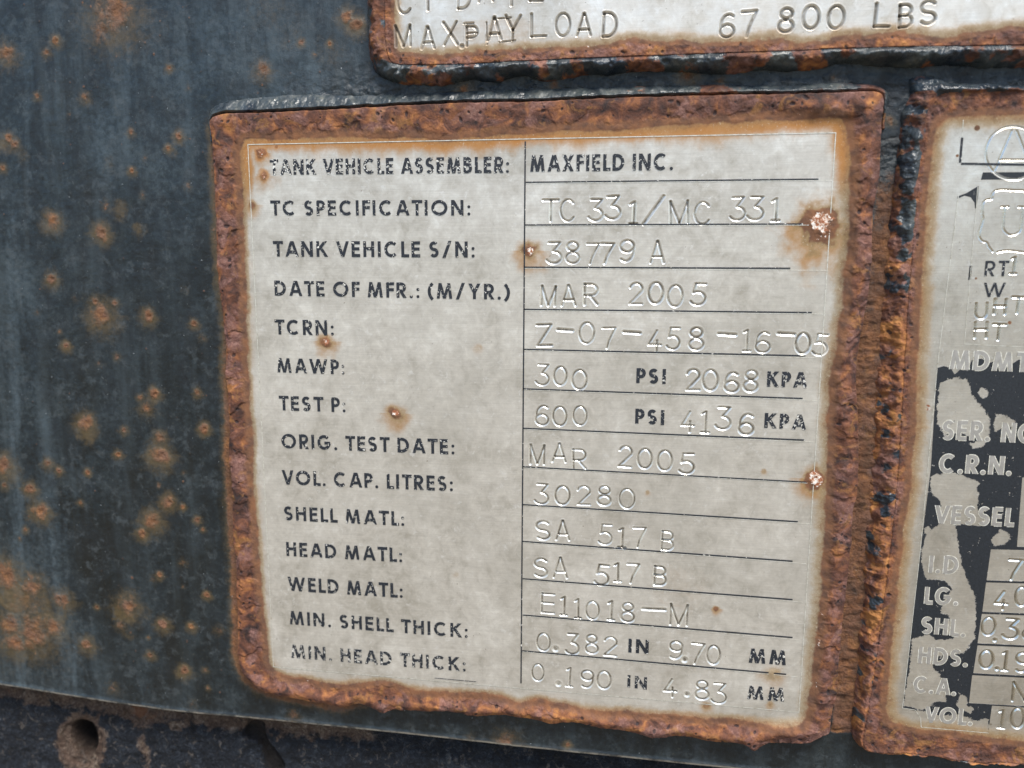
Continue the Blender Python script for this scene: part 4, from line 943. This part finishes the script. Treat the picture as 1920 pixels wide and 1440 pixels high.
    # tracks of bubbles in the paint of the seam
    for k in range(90):
        x, y = rng.uniform(690, 1600), 170 + rng.normal(0, 6); r = rng.uniform(2, 4.5)
        def f(sl, d, s, c): H[sl] += .5*s*np.sqrt(np.clip(1-(d/s)**2, 0, 1))
        win(x, y - (x-900)*.022, r, f)
    # vertical washes down the panel
    def band_x(x, wdt, y0, y1, st, bend=0.):
        ua, va = P(x, y0, 0); ub, vb = P(x+bend, y1, 0); c = ua + (V-va)/(vb-va)*(ub-ua) + 1.0*fbm(U*0, V, 22, 2, 350+int(x) % 40)
        wm = wdt*.14
        return st*np.exp(-((U-c)/wm)**4)*sm(va+3, va-8, V)*sm(vb-6, vb+4, V)*(.7+.5*fbm(U, V, 4, 3, 351, 1, 5))
    L = A['light']
    for a in [(198, 20, 80, 430, .55), (238, 8, 70, 300, .4), (20, 13, 380, 1290, .75, 20), (70, 20, 700, 1290, .45, 60), (118, 6, 960, 1290, .5, 25), (215, 22, 640, 1000, .28, 20), (275, 16, 1010, 1330, .40, 0), (150, 14, 1150, 1330, .3), (345, 12, 200, 700, .22), (95, 9, 980, 1290, .35, 30), (50, 6, 100, 500, .3), (330, 40, 1180, 1330, .2)]:
        L += band_x(*a)
    for (x, y, r, st) in [(450, 40, 130, .55), (620, 110, 90, .45), (300, 120, 90, .35), (330, 300, 80, .3), (560, 170, 60, .5), (40, 560, 60, .3), (60, 1040, 60, .4), (215, 250, 60, .3)]:
        c = P(x, y, 0); q = r*.14; L += st*sm(1.3*q, 0, np.hypot(U-c[0], (V-c[1])*.6) + .5*q*fbm(U, V, 9, 4, 370))*(.7+.6*fbm(U, V, 3, 4, 371))
    np.clip(L, 0, 1, out=L)
    D = A['dark']  # washes, a painted shadow stripe, and broad bands for the panel's dim lower reflection
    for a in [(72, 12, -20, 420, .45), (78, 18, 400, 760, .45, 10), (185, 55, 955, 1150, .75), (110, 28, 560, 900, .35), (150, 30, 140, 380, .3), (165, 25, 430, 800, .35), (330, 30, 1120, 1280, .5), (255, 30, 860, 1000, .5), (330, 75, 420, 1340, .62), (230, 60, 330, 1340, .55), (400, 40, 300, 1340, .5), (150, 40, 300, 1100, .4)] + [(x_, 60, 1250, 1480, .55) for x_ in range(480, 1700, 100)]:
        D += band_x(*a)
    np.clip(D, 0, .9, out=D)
    # skirt turning back at the folded lower edge
    rows = []
    for dz, dh in ((-.2, -.2), (-.2, -.9), (-.05, -3.)):
        rows.append((V[0]+dz, H[0]*.3+dh))
    U = np.vstack([U[:1]]*3 + [U]); V2 = np.vstack([r[0][None] for r in rows[::-1]] + [V]); H = np.vstack([r[1][None] for r in rows[::-1]] + [H])
    A = {k: np.vstack([a[:1]]*3 + [a]) for k, a in A.items()}
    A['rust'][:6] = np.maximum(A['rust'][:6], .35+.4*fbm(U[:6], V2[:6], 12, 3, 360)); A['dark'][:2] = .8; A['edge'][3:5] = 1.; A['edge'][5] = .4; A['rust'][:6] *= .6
    t_ = thing('steel_panel', 'dark slate-painted steel panel speckled with orange rust spots behind the nameplates', 'metal panel', (0, 0, 0))
    ids = np.zeros(U.shape, np.int32); specs = {0: ('panel_face', M_sheet, t_, None), 1: ('folded_edge', M_sheet, t_, None)}
    ids[:7] = 1
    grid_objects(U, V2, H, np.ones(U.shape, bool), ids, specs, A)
    return t_

def sdf_fast_any(pts, U, V):
    """sdf for a sheared grid: coarse lattice then bilinear lookup"""
    x0, x1, y0, y1 = U.min(), U.max(), V.min(), V.max(); s = .6
    gx = np.arange(x0, x1+s*2, s, dtype=f4); gy = np.arange(y0, y1+s*2, s, dtype=f4); cu, cv = np.meshgrid(gx, gy); c = sdf(pts, cu, cv).astype(f4)
    fx, fy = (U-x0)/s, (V-y0)/s; ix = np.clip(fx.astype(int), 0, len(gx)-2); iy = np.clip(fy.astype(int), 0, len(gy)-2); ax, ay = fx-ix, fy-iy
    return (c[iy, ix]*(1-ax)+c[iy, ix+1]*ax)*(1-ay) + (c[iy+1, ix]*(1-ax)+c[iy+1, ix+1]*ax)*ay

# ================================================================ CORRODED RAIL BELOW
def build_beam():
    hb = -7.
    x0, x1 = P(-30, 1400, hb)[0], P(1940, 1400, hb)[0]; y1, y0 = P(0, 1240, hb)[1], P(1900, 1460, hb)[1]-2
    y0 = min(y0, P(0, 1450, hb)[1])-2
    xs = axis(x0, x1, .3, x0-60, x1+60, 3.); ys = axis(y0, y1, .3, y0-30, y1+3, 2.)
    U, V = np.meshgrid(xs, ys)
    n1, n2 = fbm(U, V, 4, 4, 401), np.abs(fbm(U, V, 1.8, 4, 402))
    H = hb + .8*fbm(U, V, 16, 3, 400) + .7*n1 + .55*n2
    h1 = sdf(PP(catmull([(131, 1362), (150, 1353), (170, 1362), (180, 1385), (176, 1410), (160, 1424), (140, 1415), (130, 1392)], n=4), hb), U, V) + .25*n1
    rim1 = sdf(PP(catmull([(118, 1365), (150, 1348), (180, 1362), (192, 1390), (186, 1425), (160, 1440), (125, 1425), (112, 1395)], n=4), hb), U, V)
    h2 = sdf(PP(catmull([(455, 1372), (470, 1352), (495, 1355), (500, 1385), (520, 1410), (535, 1435), (520, 1450), (500, 1445), (488, 1410), (480, 1392), (462, 1388)], n=4), hb), U, V) + .3*n1
    H -= 1.2*sm(-.4, .8, rim1)
    H -= 10*sm(-.1, .7, h1) - 3*np.exp(-((U-P(152, 1390, hb)[0])/1.0)**2)*sm(.2, .8, h1)
    H -= 2.2*sm(-.3, .6, h2)
    A = {}
    upper = sm(P(100, 1370, hb)[1], P(100, 1330, hb)[1], V - .0*U) 
    ed = PP(EDGE, hb); de = np.interp(U, ed[:, 0], ed[:, 1]) - V
    right = sm(P(600, 1400, hb)[0], P(800, 1400, hb)[0], U)
    A['brown'] = np.clip(.80*sm(9, 1, de+3.5*n1) + .55*sm(2.4, -.5, np.abs(U-P(270, 1400, hb)[0])/3) + .75*sm(-5, 1, rim1), 0, 1.2)*(1-.85*right)  # brown fades out rightwards, painting in the rail's shadowed stretch
    A['hole'] = np.clip(sm(-.1, .4, h1)*.97 + .85*sm(-.1, .4, h2), 0, 1)
    t_ = thing('lower_rail', 'corroded blue-black steel rail with a round bolt hole under the panel', 'steel rail', (0, 0, 0))
    ids = np.zeros(U.shape, np.int32); ids[(h1 > -.2)] = 1; ids[(h2 > -.2)] = 2
    grid_objects(U, V, H, np.ones(U.shape, bool), ids, {0: ('rail_face', M_beam, t_, None), 1: ('bolt_hole', M_beam, t_, 'round bolt hole'), 2: ('worn_slot', M_beam, t_, 'irregular worn slot')}, A)

build_sheet(); build_beam(); T_main = build_main(); T_top = build_top(); T_right = build_right()
